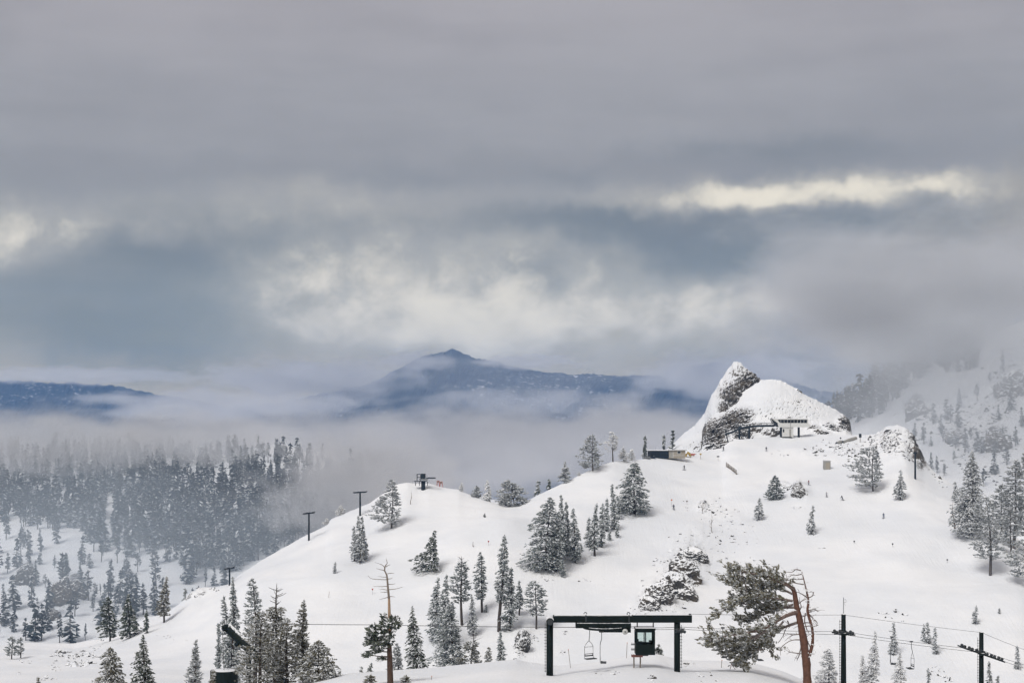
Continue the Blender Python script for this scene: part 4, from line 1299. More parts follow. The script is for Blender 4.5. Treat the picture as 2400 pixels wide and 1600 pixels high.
def snow_strip(acc, pts, w, h, rg, m=0):
    """lumpy strip of snow lying along a beam"""
    pts = np.asarray(pts, float)
    n = 26
    tt = np.linspace(0, 1, n)
    P_ = np.stack([np.interp(tt, np.linspace(0, 1, len(pts)), pts[:, i]) for i in range(3)], -1)
    hh = h * (0.35 + rg.random(n) * 0.8)
    prof = [(-0.5, -0.3), (-0.42, 0.5), (0, 1), (0.42, 0.5), (0.5, -0.3)]
    V_ = np.stack([np.stack([P_[:, 0], P_[:, 1] + a * w, P_[:, 2] + b * hh], -1) for a, b in prof], 1)
    i = np.arange(n * 5).reshape(n, 5)
    q = np.stack([i[:-1, :-1], i[1:, :-1], i[1:, 1:], i[:-1, 1:]], -1).reshape(-1, 4)
    acc.quads(V_.reshape(-1, 3), q, m)


rgs = np.random.default_rng(77)
# ------------------------------------------------------------------ lift portal with operator cabin
YP = 150.0
SP = YP / F


def pt(u, v, dy=0.0, Y=YP):
    p = at(u, v, Y)
    return np.array([p.x, p.y + dy, p.z])


gz = ground_z(pt(1288, 1597)[0], YP, ['hill'])
portal = empty('lift_portal', (pt(1288, 1597)[0], YP, gz), 'dark green steel lift portal frame with crossbeam on the near crest', 'ski lift')
for (u, r, vt) in [(1288.5, 8.0, 1450), (1587, 7.2, 1455)]:
    a = Acc()
    b0 = pt(u, vt)
    zg = ground_z(b0[0], YP, ['hill'])
    cyl(a, (b0[0], YP, zg - 0.6), b0, r * SP, 20)
    pl = part(portal, 'pillar', a, M_GREEN, True)
    a = Acc()
    sgn = -1 if u < 1400 else 1
    x0 = b0[0] + sgn * (r * SP + 0.10)
    cyl(a, (x0, YP, zg + 0.3), (x0, YP, b0[2] - 0.3), 0.022, 6)
    z = zg + 0.4
    while z < b0[2] - 0.35:
        cyl(a, (b0[0] + sgn * r * SP * 0.9, YP, z), (x0 + sgn * 0.07, YP, z), 0.022, 5)
        z += 0.27
    part(pl, 'ladder', a, M_DSTEEL)
a = Acc(); box(a, (pt(1390, 1448)[0], YP, pt(0, 1449)[2]), (188 * SP, 0.55, 16.5 * SP)); beam = part(portal, 'crossbeam', a, M_GREEN)
a = Acc(); box(a, (pt(1552, 1448)[0], YP - 0.02, pt(0, 1448.5)[2]), (138 * SP, 0.66, 17.5 * SP)); part(portal, 'beam_sleeve', a, M_GREENS)
a = Acc(); snow_strip(a, [pt(1299, 1441, 0.0), pt(1480, 1441, 0.0)], 0.56, 0.13, rgs); part(beam, 'snow_cap', a, M_TSNOW, True)
a = Acc(); cyl(a, pt(1288.5, 1453, -1.1), pt(1288.5, 1453, 0.6), 8.6 * SP, 20); te = part(portal, 'tube_end', a, M_GREEN, True)
a = Acc(); cyl(a, pt(1288.5, 1453.5, -1.13), pt(1288.5, 1453.5, -1.095), 6.8 * SP, 18); part(te, 'end_plate', a, M_DSTEEL)
a = Acc()
th = np.linspace(0.25, math.pi - 0.25, 9)
for k in range(8):
    pass
prof = np.stack([np.cos(th), 0 * th, np.sin(th)], -1) * 8.9 * SP
outp = prof * np.array([[1.02, 1, 1.0]]) + np.array([0, 0, 0.10])
ys = np.linspace(-1.08, 0.5, 6)
Vs_ = []
for y in ys:
    c = pt(1288.5, 1453, y)
    Vs_.append(np.concatenate([c + prof, c + outp[::-1] * (0.96 + 0.06 * rgs.random())]))
Vs_ = np.array(Vs_)
i = np.arange(Vs_.shape[0] * 18).reshape(-1, 18)
q = np.stack([i[:-1], np.roll(i[:-1], -1, 1), np.roll(i[1:], -1, 1), i[1:]], -1).reshape(-1, 4)
a.quads(Vs_.reshape(-1, 3), q); a.quads(Vs_[0], np.array([[k, k + 1, 16 - k, 17 - k] for k in range(8)])); part(te, 'snow_cap', a, M_TSNOW, True)
for u in (1372, 1473):
    a = Acc(); ring(a, pt(u, 1437.5), 3.3 * SP, 1.1 * SP, 'y', 18, 6); box(a, pt(u, 1441.2), (5 * SP, 0.12, 2.5 * SP)); part(portal, 'lifting_eye', a, M_DSTEEL, True)
    a = Acc(); box(a, pt(u + 1, 1449, -0.30), (3 * SP, 0.03, 19 * SP)); part(portal, 'clamp', a, M_DSTEEL)
a = Acc(); box(a, pt(1413.5, 1464), (129 * SP, 1.2, 10.5 * SP)); dfr = part(portal, 'drive_frame', a, M_GREEN)
a = Acc(); snow_strip(a, [pt(1352, 1459.2), pt(1476, 1459.2)], 1.0, 0.07, rgs); part(dfr, 'snow_cap', a, M_TSNOW, True)
a = Acc(); cw = pt(1418, 1471, 0.6)
ring(a, cw, 49 * SP, 0.11, 'z', 40, 8)
for k in range(4):
    an = k * math.pi / 4 + 0.3
    d = np.array([math.cos(an), math.sin(an), 0]) * 49 * SP
    cyl(a, cw - d, cw + d, 0.05, 6)
cyl(a, cw - np.array([0, 0, 0.2]), cw + np.array([0, 0, 0.3]), 0.25, 14)
part(portal, 'bullwheel', a, M_GREENS, True)
a = Acc(); box(a, pt(1441, 1476.5), (74 * SP, 0.8, 6.5 * SP)); box(a, pt(1473, 1473), (9 * SP, 0.84, 14 * SP)); part(portal, 'gear_housing', a, M_GREEN)
a = Acc(); cyl(a, pt(1464, 1477.5, -0.62), pt(1464, 1477.5, -0.46), 6.6 * SP, 24); gw = part(portal, 'guide_wheel', a, M_WHEELW, True)
a = Acc(); cyl(a, pt(1464, 1477.5, -0.66), pt(1464, 1477.5, -0.60), 1.7 * SP, 12); part(gw, 'hub', a, M_DSTEEL)
for (u, v) in [(1586, 1474), (1592, 1476), (1598, 1475), (1603, 1478)]:
    a = Acc(); cyl(a, pt(u, v, -0.55), pt(u, v, -0.40), 3.6 * SP, 14); part(portal, 'sheave_wheel', a, M_DSTEEL, True)
a = Acc(); box(a, pt(1594, 1479.5, -0.36), (24 * SP, 0.08, 3 * SP)); box(a, pt(1596, 1471.5, -0.36), (16 * SP, 0.08, 2.4 * SP)); part(portal, 'sheave_bracket', a, M_DSTEEL)
a = Acc(); box(a, pt(1617, 1439.3, 0), (5 * SP, 0.3, 4 * SP)); part(portal, 'cable_clamp', a, M_DSTEEL)

cabin = empty('operator_cabin', Vector(pt(1511, 1529)), 'small dark green operator cabin with two windows hung under the portal', 'cabin')
dC = 0.85
for u in (1493.5, 1531):
    a = Acc(); cyl(a, pt(u, 1457), pt(u, 1470), 0.05, 8); part(cabin, 'hanger_rod', a, M_GREEN, True)
a = Acc(); box(a, pt(1511, 1471), (47 * SP, 2 * dC + 0.16, 4.5 * SP)); rf = part(cabin, 'roof', a, M_GREENS)
a = Acc(); box(a, pt(1511, 1475.8), (44.5 * SP, 2 * dC, 5 * SP)); part(cabin, 'header', a, M_GREEN)
a = Acc()
for y in (-dC, dC):
    box(a, pt(1511, 1517.5, y), (44.5 * SP, 0.07, 22.5 * SP))
for u in (1489.6, 1532.4):
    box(a, pt(u, 1517.5), (0.07, 2 * dC - 0.08, 22.5 * SP))
box(a, pt(1511, 1529.5), (45 * SP, 2 * dC + 0.1, 2.5 * SP))
part(cabin, 'wall', a, M_GREEN)
for u, y in ((1490.6, -dC), (1531.4, -dC), (1490.6, dC), (1531.4, dC), (1511.4, -dC), (1511.4, dC)):
    a = Acc(); box(a, pt(u, 1492, y), (4.2 * SP if abs(u - 1511.4) > 1 else 2.4 * SP, 0.09, 29 * SP)); part(cabin, 'post', a, M_GREEN)
for u0, u1 in ((1493, 1510), (1512.8, 1529.2)):
    for y in (-dC, dC):
        a = Acc(); box(a, pt((u0 + u1) / 2, 1492, y), ((u1 - u0) * SP, 0.012, 28 * SP)); part(cabin, 'window_pane', a, M_GLASS)
a = Acc(); box(a, pt(1525, 1503, 0.2), (7 * SP, 0.4, 6 * SP)); box(a, pt(1501, 1505, 0.25), (12 * SP, 0.5, 4 * SP)); box(a, pt(1496, 1502, 0.4), (3 * SP, 0.12, 9 * SP)); part(cabin, 'control_console', a, M_DSTEEL)
for v in (1506, 1518):
    a = Acc()
    ring_pts = [pt(1488, v), pt(1479.5, v), pt(1479.5, v + 3.4), pt(1488, v + 3.4)]
    a.tube(ring_pts, [0.02] * 4, 5); box(a, pt(1483.5, v + 3.4), (9 * SP, 0.5, 0.03)); part(cabin, 'step', a, M_GREEN)
a = Acc(); box(a, pt(1492, 1533.5, -0.5), (26 * SP, 0.6, 5.5 * SP)); part(cabin, 'platform', a, M_RUST, label='rusty snow-dusted wooden platform')
a = Acc(); box(a, pt(1511, 1532.5, -0.2), (15 * SP, 0.5, 4 * SP)); part(cabin, 'floor_bracket', a, M_DSTEEL)
a = Acc(); zz = ground_z(pt(1492, 0)[0], YP - 0.3, ['hill'])
cyl(a, (pt(1485, 0)[0], YP - 0.4, zz - 0.3), pt(1485, 1532, -0.4), 0.06, 8); cyl(a, (pt(1500, 0)[0], YP - 0.4, zz - 0.3), pt(1500, 1532, -0.4), 0.06, 8); part(cabin, 'platform_leg', a, M_WOOD)


# ------------------------------------------------------------------ hanging chairs
def chair_meshes(L):
    out = {}
    a = Acc(); box(a, (0, 0, 0.02), (0.12, 0.34, 0.12)); out['grip'] = (a, M_DSTEEL, False)
    a = Acc()
    a.tube([(0, 0, 0), (0, 0, -L * 0.22), (0.02, 0.10, -L * 0.34), (0.02, 0.12, -L * 0.40)], [0.035] * 4, 7)
    out['hanger'] = (a, M_STEEL, True)
    a = Acc()
    for s in (-1, 1):
        a.tube([(0, 0.12, -L * 0.40), (s * 0.30, 0.13, -L * 0.50), (s * 0.44, 0.13, -L * 0.58), (s * 0.46, 0.12, -L * 0.94), (s * 0.46, -0.40, -L * 0.97)], [0.026] * 5, 6)
    a.tube([(-0.45, 0.13, -L * 0.60), (0.45, 0.13, -L * 0.60)], [0.02, 0.02], 6)
    out['frame'] = (a, M_STEEL, True)
    a = Acc(); box(a, (0, -0.16, -L * 0.965), (1.0, 0.50, 0.07)); out['seat'] = (a, M_DSTEEL, False)
    a = Acc(); box(a, (0, 0.12, -L * 0.88), (0.92, 0.045, 0.10)); box(a, (0, 0.13, -L * 0.82), (0.92, 0.04, 0.05)); box(a, (-0.40, 0.13, -L * 0.85), (0.04, 0.03, 0.2)); box(a, (0.40, 0.13, -L * 0.85), (0.04, 0.03, 0.2)); out['backrest'] = (a, M_DSTEEL, False)
    return {k: (acc.mesh(k, [m], sm)) for k, (acc, m, sm) in out.items()}


CH = chair_meshes(2.75)


def lift_chair(u, v, Y, rz, label):
    r = empty('lift_chair', at(u, v, Y), label, 'lift chair', 'chairs hanging from the lift cable', rz)
    for k, me in CH.items():
        link(k, me, r)


lift_chair(1382, 1471, 149.5, 0.55, 'empty lift chair under the portal bullwheel, seen from the front')
lift_chair(1410, 1480, 149.0, 1.50, 'empty lift chair under the portal gear housing, seen edge-on')
lift_chair(1694, 1470.5, 156, 1.35, 'empty lift chair in front of the twisted pine outer branches')
lift_chair(1777, 1479, 160, 1.65, 'empty lift chair hanging in the middle of the twisted pine foliage')
lift_chair(2090, 1492, 170, 1.3, 'upper of two empty lift chairs between the two towers')
lift_chair(2136, 1503, 171, -1.45, 'lower of two empty lift chairs between the two towers')


# ------------------------------------------------------------------ lift towers of the near line
def near_tower(u, vtop, Y, r0, r1, tilt, sheave_v, half, nwheel, label, antenna=False):
    S = Y / F
    p = at(u, vtop, Y)
    zg = ground_z(p.x, Y, ['hill'])
    root = empty('lift_tower', (p.x, Y, zg), label, 'lift tower', 'towers of the near lift')
    a = Acc(); cyl(a, (p.x, Y, zg - 0.6), p, r0 * S, 20, r2=r1 * S); pole = part(root, 'pole', a, M_GREEN, True)
    a = Acc(); snow_strip(a, [(p.x - r1 * S * 0.6, Y, p.z), (p.x + r1 * S * 0.6, Y, p.z)], 0.3, 0.12, rgs); part(pole, 'snow_cap', a, M_TSNOW, True)
    a = Acc(); x0 = p.x - r0 * S - 0.08; cyl(a, (x0, Y, zg + 0.5), (x0, Y, p.z - 0.5), 0.02, 6)
    z = zg + 0.6
    while z < p.z - 0.6:
        cyl(a, (p.x - r1 * S * 0.8, Y, z), (x0 - 0.06, Y, z), 0.02, 5); z += 0.27
    part(pole, 'ladder', a, M_DSTEEL)
    for dy in (-0.55, 0.55):
        c = np.array(at(u, sheave_v, Y)) + np.array([0, dy, 0])
        d = np.array([math.cos(tilt), 0, -math.sin(tilt)])
        nrm = np.array([math.sin(tilt), 0, math.cos(tilt)])
        a = Acc(); R = Matrix.Rotation(tilt, 4, 'Y'); box(a, c, (2 * half * S, 0.10, 3.2 * S), R=R)
        sh = part(root, 'sheave_beam', a, M_GREENS)
        for k in range(nwheel):
            q = c + d * ((k + 0.5) / nwheel - 0.5) * 2 * half * S + nrm * 4.0 * S
            a = Acc(); cyl(a, q + np.array([0, -0.06, 0]), q + np.array([0, 0.06, 0]), 3.6 * S, 14); part(sh, 'sheave_wheel', a, M_DSTEEL, True)
    a = Acc(); c = np.array(at(u, sheave_v, Y)); box(a, c, (9 * S, 1.3, 5 * S)); part(root, 'crossarm', a, M_GREENS)
    if antenna:
        a = Acc(); top = np.array(at(u, vtop - 40, Y)); cyl(a, p, top, 0.035, 6); ring(a, top + np.array([0.13, 0, -0.35]), 0.14, 0.015, 'y', 14, 5); a.tube([np.array(top) + (0, 0, -0.5), np.array(top) + (0.2, 0, -0.8)], [0.01, 0.01], 4); part(root, 'antenna', a, M_STEEL)


near_tower(1977, 1439, 168, 7.0, 5.2, 0.06, 1484, 25, 4, 'dark green lift tower with a thin antenna mast', True)
near_tower(2300, 1481, 172, 6.6, 5.0, 0.33, 1531, 55, 6, 'dark green lift tower with a long tilted row of wheels')


# ------------------------------------------------------------------ cables
def cable(pts, label, r=0.022, name='lift_cable', sag=0.0):
    P_ = []
    for k in range(len(pts) - 1):
        a_, b_ = np.array(at(*pts[k])), np.array(at(*pts[k + 1]))
        n = 14
        for j in range(n + (k == len(pts) - 2)):
            t_ = j / n
            P_.append(a_ * (1 - t_) + b_ * t_ - np.array([0, 0, 4 * sag * t_ * (1 - t_)]))
    P_ = np.array(P_)
    a = Acc(); a.tube(P_, np.full(len(P_), r), 6)
    o = link(name, a.mesh(name, [M_CABLE], True))
    tag(o, label, 'cable')


cable([(575, 1459, 178), (880, 1463, 168), (1352, 1469, 150.5)], 'thick lift cable running from the cluster of pines to the portal', 0.032, sag=0.05)
cable([(1478, 1467, 150.6), (1590, 1468, 150.4), (1977, 1479, 167.4), (2300, 1522, 171.4), (2420, 1562, 173)], 'upper of the two haul cables between portal and towers', 0.022, sag=0.1)
cable([(1478, 1470, 149.4), (1590, 1473, 149.6), (1977, 1486, 168.6), (2300, 1528, 172.6), (2420, 1570, 174)], 'lower of the two haul cables between portal and towers', 0.022, sag=0.1)
cable([(1617, 1438, 150), (1977, 1440, 168), (2300, 1481, 172), (2420, 1528, 174)], 'thin communication wire strung over the tower tops', 0.018, sag=0.06)

# ------------------------------------------------------------------ tension arm and counterweight
YA = 183.0
SA = YA / F
zg = ground_z(at(583, 0, YA).x, YA, ['hill'])
arm = empty('tension_arm', (at(583, 0, YA).x, YA, zg), 'slanting dark green tube arm of the lift tension system among pines', 'ski lift')
a = Acc(); cyl(a, pt(531, 1467, 0, YA), pt(672, 1606, 0, YA), 11 * SA, 20); tb = part(arm, 'tube', a, M_GREENS, True)
a = Acc(); cyl(a, pt(528, 1470, -0.5, YA), pt(528, 1470, 0.5, YA), 7.5 * SA, 18); part(tb, 'end_pulley', a, M_GREEN, True)
a = Acc(); cyl(a, pt(556, 1508, -0.5, YA), pt(556, 1508, 0.5, YA), 5.5 * SA, 16); part(tb, 'guide_pulley', a, M_GREEN, True)
a = Acc(); p_ = pt(583, 1520, 0, YA); cyl(a, (p_[0], YA, zg - 0.5), p_, 6 * SA, 16); part(arm, 'post', a, M_GREEN, True)
YK = 181.0
p_ = pt(525, 1570, 0, YK)
zt = ground_z(p_[0], YK, ['hill'])
tank = empty('counterweight_tank', (p_[0], YK, zt), 'dark green cylindrical counterweight tank hanging on a cable', 'tank')
a = Acc(); cyl(a, (p_[0], YK, zt - 0.2), (p_[0], YK, p_[2]), 32 * YK / F, 36); tk = part(tank, 'drum', a, M_GREEN, False)
a = Acc(); ring(a, (p_[0], YK, p_[2]), 31.5 * YK / F, 0.035, 'z', 36, 6); part(tk, 'rim', a, M_GREENS)
a = Acc(); cyl(a, (p_[0], YK, p_[2] - 0.02), (p_[0], YK, p_[2] + 0.05), 30 * YK / F, 30, r2=28 * YK / F); part(tk, 'snow_cap', a, M_TSNOW, True)
a = Acc(); cyl(a, (p_[0], YK, p_[2]), pt(521, 1472, 0, YK + 0.2), 0.03, 6); a.tube([np.array((p_[0] + 0.5, YK, p_[2] + 0.05)), np.array((p_[0] + 0.05, YK, p_[2] + 0.7)), pt(519, 1525, 0, YK + 0.1)], [0.015] * 3, 5); part(tank, 'suspension_cable', a, M_CABLE)


# ------------------------------------------------------------------ twisted flagged pine
M_PINEBARK = plain_mat("orange_brown_bark", (0.13, 0.068, 0.048), 0.9, var=0.75, vscale=3.2, spec=0.1, snow=0.35)
M_GREYBARK = plain_mat("grey_rimed_branch", (0.19, 0.155, 0.14), 0.9, var=0.35, vscale=6.0, spec=0.1, snow=0.75)

M_LIMB = plain_mat("pinkish_limb_bark", (0.175, 0.125, 0.105), 0.9, var=0.4, vscale=6.0, spec=0.1, snow=0.55)


def zp(z_u, z_v, ou, ov, sc):
    return ou + z_u / sc, ov + z_v / sc


def spline(pts, n):
    pts = np.asarray(pts, float)
    t0 = np.linspace(0, 1, len(pts)); t1 = np.linspace(0, 1, n)
    out = np.stack([np.interp(t1, t0, pts[:, i]) for i in range(pts.shape[1])], -1)
    k = max(1, n // (2 * len(pts)))
    return np.stack([smooth1(out[:, i], k) for i in range(pts.shape[1])], -1) if n > 6 else out


YT = 154.0
ST = YT / F
xz = at(1892, 1600, YT)
zg = ground_z(xz.x, YT, ['hill'])
pine = empty('twisted_pine', (xz.x, YT, zg), 'twisted orange-barked pine with all foliage blown to one side', 'tree')
rgp = np.random.default_rng(5)


def tp(pts, depth=None):
    """zoom-picture points of the twisted pine -> world points"""
    o_ = []
    for k, p in enumerate(pts):
        u, v = zp(p[0], p[1], 1620, 1300, 5.226)
        o_.append(pt(u, v, p[2] if len(p) > 2 else 0.0, YT))
    return np.array(o_)


a = Acc()
tr_pts = tp([(1440, 2000), (1425, 1568), (1400, 1200), (1352, 900), (1292, 640), (1265, 430), (1195, 368), (1050, 300)])
tr_pts[0][2] = min(tr_pts[0][2], zg - 0.5)
tr_r = np.array([58, 52, 48, 40, 34, 26, 20, 14]) / 5.226 * ST
sp = spline(np.concatenate([tr_pts, tr_r[:, None]], 1), 40)
sp[:, 0] += 0.05 * fbm(np.arange(40) / 3.0, np.zeros(40), octv=2, seed=4)
sp[:, 3] *= 1 + 0.10 * fbm(np.arange(40) / 1.5, np.zeros(40), octv=2, seed=8)
a.tube(sp[:, :3], sp[:, 3], 12)
tk2 = tp([(1440, 1250), (1490, 1090), (1487, 900), (1420, 690), (1440, 560), (1392, 350), (1352, 190)])
r2_ = np.array([24, 20, 16, 18, 13, 8, 4]) / 5.226 * ST
sp = spline(np.concatenate([tk2, r2_[:, None]], 1), 34)
a.tube(sp[:, :3], sp[:, 3], 9)
part(pine, 'trunk', a, M_PINEBARK, True)
limbs = [
    [(1265, 420, 0), (1130, 335, -.3), (1000, 290, -.5), (850, 235, -.7), (680, 210, -.8), (540, 180, -1.0)],
    [(1250, 480, 0), (1080, 400, .4), (900, 380, .7), (700, 330, .9), (500, 330, 1.1)],
    [(1255, 560, 0), (1000, 520, -.3), (720, 480, -.8), (520, 560, -1.2), (330, 690, -1.5)],
    [(1260, 600, 0), (1080, 660, .5), (900, 600, .9), (700, 620, 1.2), (560, 600, 1.3)],
    [(1300, 690, 0), (1150, 725, -.6), (1000, 800, -1.0), (850, 890, -1.4), (560, 940, -1.6), (380, 960, -1.8), (210, 1010, -2.0)],
    [(1290, 640, 0), (1120, 650, .6), (980, 720, 1.1), (820, 780, 1.4), (640, 830, 1.6)],
    [(1310, 820, 0), (1120, 900, .5), (980, 980, .8), (900, 1060, 1.0), (980, 1160, 1.1)],
    [(900, 900, -1.3), (720, 1000, -1.0), (560, 1080, -.8), (400, 1090, -.6), (270, 1090, -.5)],
    [(850, 900, -1.2), (760, 1050, -.4), (620, 1120, -.2), (480, 1220, 0)],
    [(1150, 800, .4), (1000, 1000, .6), (860, 1110, .7), (780, 1230, .8)],
    [(900, 1150, .4), (700, 1200, .3), (600, 1290, .2), (640, 1350, .2)],
    [(700, 480, -.8), (600, 400, -.6), (520, 330, -.4)],
    [(1100, 700, .5), (1000, 560, .8), (880, 480, 1.0), (760, 500, 1.1)],
]
lw = [20, 12, 16, 12, 26, 13, 15, 14, 12, 10, 8, 8, 9]
fol = Acc()
for k, (lb, w_) in enumerate(zip(limbs, lw)):
    P_ = tp(lb)
    n = 18
    sp = spline(P_, n)
    a = Acc()
    a.tube(sp, np.linspace(w_ * 1.3, 4.0, n) / 5.226 * ST, 8)
    # side twigs
    for j in range(2, n):
        for _ in range(3):
            tdir = sp[min(j + 1, n - 1)] - sp[j - 1]
            tdir /= np.linalg.norm(tdir) + 1e-9
            d = tdir * rgp.uniform(0.5, 1.1) + rgp.normal(0, 1, 3) * np.array([0.4, 0.7, 0.38]) + np.array([-0.1, 0, 0.12])
            ln = rgp.uniform(0.45, 1.25)
            q = np.linspace(0, 1, 4)[:, None]
            tw = sp[j] + d * ln * q + np.array([0, 0, 0.25]) * ln * q * q
            a.tube(tw, np.linspace(0.035, 0.012, 4), 4)
            if j > n * (0.10 if k in (0, 1, 2, 3, 12) else 0.2):
                m_ = 13
                tt = rgp.uniform(0.35, 1.08, m_)[:, None]
                Pc = sp[j] + d * ln * tt + np.array([0, 0, 0.25]) * ln * tt * tt + rgp.normal(0, 0.11, (m_, 3))
                Dc = np.tile(d, (m_, 1)) + np.array([-0.25, 0, 0.45]) + rgp.normal(0, 0.35, (m_, 3))
                sz = rgp.uniform(0.22, 0.40, m_)
                V_, T_, mi = clump_arr(Pc, Dc, sz * 1.25, sz * 0.62, sz * 0.5, 0.50, rgp)
                fol.tris(V_, T_, mi)
    part(pine, 'branch', a, M_GREYBARK if k not in (0, 4) else M_LIMB, True)
part(pine, 'crown', fol, [M_NEEDLE['pine'], M_TRIME])
dead = [
    [(1352, 190, 0), (1280, 170, .1), (1240, 215, .1), (1140, 205, .2)], [(1360, 230, 0), (1290, 250, .2), (1220, 250, .2)], [(1375, 290, 0), (1290, 300, .1), (1230, 290, .2)],
    [(1392, 360, 0), (1250, 340, .2), (1150, 280, .3), (1070, 265, .4)], [(1420, 520, 0), (1350, 470, -.2), (1270, 440, -.2)], [(1440, 520, 0), (1490, 500, .1), (1505, 450, .1), (1480, 455, .1)],
    [(1430, 680, 0), (1520, 660, .2), (1560, 700, .3)], [(1440, 720, 0), (1500, 780, .3), (1555, 830, .3), (1540, 880, .3)], [(1400, 700, 0), (1380, 800, -.2), (1410, 900, -.2), (1440, 960, -.2)],
    [(1480, 830, 0), (1400, 830, .4), (1340, 870, .5), (1310, 880, .5)], [(1340, 1035, 0), (1250, 1030, -.2), (1180, 1050, -.3), (1090, 1120, -.4), (1075, 1160, -.4)], [(1335, 965, 0), (1250, 980, .2), (1180, 960, .2)],
    [(1350, 1205, 0), (1240, 1190, -.2), (1185, 1180, -.2)], [(1350, 1110, 0), (1320, 1250, .2), (1300, 1290, .2)], [(1310, 700, 0), (1360, 640, .3), (1330, 560, .3)], [(1330, 760, 0), (1420, 740, .4), (1470, 690, .4), (1530, 690, .5)],
    [(1350, 880, 0), (1420, 860, -.3), (1500, 870, -.3), (1550, 850, -.3)], [(1290, 620, 0), (1340, 560, -.3), (1390, 540, -.3)], [(1470, 1150, 0), (1430, 1060, .3), (1415, 960, .3)],
    [(1180, 800, .3), (1210, 850, .2), (1160, 900, .2), (1130, 1000, .2), (1060, 1090, .2)], [(1060, 820, .3), (1020, 900, .3), (960, 960, .3)],
]
a = Acc()
for db in dead:
    P_ = tp(db)
    sp = spline(P_, 10)
    a.tube(sp, np.linspace(9.5, 3.2, 10) / 5.226 * ST, 5)
    for _ in range(5):
        j = rgp.integers(2, 9)
        d = (sp[j] - sp[j - 1]) / (np.linalg.norm(sp[j] - sp[j - 1]) + 1e-9) + rgp.normal(0, 0.6, 3)
        ln = rgp.uniform(0.2, 0.55)
        a.tube([sp[j], sp[j] + d * ln * 0.5 + (0, 0, .03), sp[j] + d * ln], [0.024, 0.02, 0.014], 4)
o = part(pine, 'dead_twigs', a, M_GREYBARK, True, label='bare grey rime-coated twigs on the windward side')
o['kind'] = 'stuff'
a = Acc()
n_ = 60
tt = rgp.random(n_)
base_ = np.array([tk2[int(t * 5.9)] * (1 - (t * 5.9) % 1) + tk2[min(6, int(t * 5.9) + 1)] * ((t * 5.9) % 1) for t in tt])
V_, T_, mi = clump_arr(base_ + rgp.normal(0, 0.28, (n_, 3)), rgp.normal(0, 1, (n_, 3)), np.full(n_, 0.3), np.full(n_, 0.12), np.full(n_, 0.12), 0.6, rgp)
a.tris(V_, T_, mi); part(pine, 'rimed_tufts', a, [M_NEEDLE['ghost'], M_TSNOW])

# ------------------------------------------------------------------ dead-topped pine on the near crest
YS = 150.0
xs = at(915, 1600, YS)
zg = ground_z(xs.x, YS, ['hill'])
snag = empty('dead_topped_pine', (xs.x, YS, zg), 'tall pine with bare dead spire above a lopsided green crown', 'tree')


def sgp(pts):
    return np.array([pt(*zp(p[0], p[1], 820, 1280, 4.9), p[2] if len(p) > 2 else 0.0, YS) for p in pts])


M_STRIP = plain_mat("barkless_tan_wood", (0.36, 0.25, 0.17), 0.85, var=0.3, vscale=5.0, spec=0.1)
a = Acc()
P_ = sgp([(472, 1800), (465, 1568), (458, 1300), (452, 1090), (455, 960)]); P_[0][2] = min(P_[0][2], zg - 0.5)
a.tube(P_, np.array([40, 36, 31, 25, 21]) / 4.9 * SP, 12); part(snag, 'trunk', a, M_PINEBARK if False else plain_mat("brown_bark", (0.085, 0.055, 0.042), 0.9, var=0.4, vscale=5, spec=0.1, snow=0.2), True)
a = Acc(); a.tube(sgp([(455, 970), (453, 780), (450, 600)]), np.array([21, 18, 14]) / 4.9 * SP, 10); part(snag, 'stripped_trunk', a, M_STRIP, True, 'tan stretch of trunk without bark')
a = Acc()
a.tube(sgp([(450, 605), (440, 500), (430, 380), (425, 330), (398, 275), (405, 225), (430, 190), (415, 135)]), np.array([14, 12, 10, 9, 8, 6, 4, 2]) / 4.9 * SP, 8)
for db in [[(402, 250), (385, 215), (330, 195), (280, 180)], [(438, 380), (340, 378), (230, 370), (210, 330)], [(440, 455), (350, 460), (265, 455)], [(435, 500), (380, 490), (335, 495)], [(440, 495), (510, 490), (560, 478), (615, 460)],
           [(436, 430), (480, 435), (525, 425)], [(445, 580), (390, 595), (335, 608)], [(448, 575), (485, 572), (522, 580)], [(428, 312), (470, 305), (515, 308)], [(400, 275), (350, 265), (300, 250)], [(432, 370), (460, 372), (495, 358)], [(440, 520), (390, 525), (345, 520)], [(440, 350), (370, 350), (320, 340)], [(412, 235), (440, 215), (470, 205)]]:
    a.tube(spline(sgp(db), 8), np.linspace(5, 1.5, 8) / 4.9 * SP, 5)
part(snag, 'dead_spire', a, M_DEAD, True, 'bare grey branched spire at the top')
fol, br_ = Acc(), Acc()
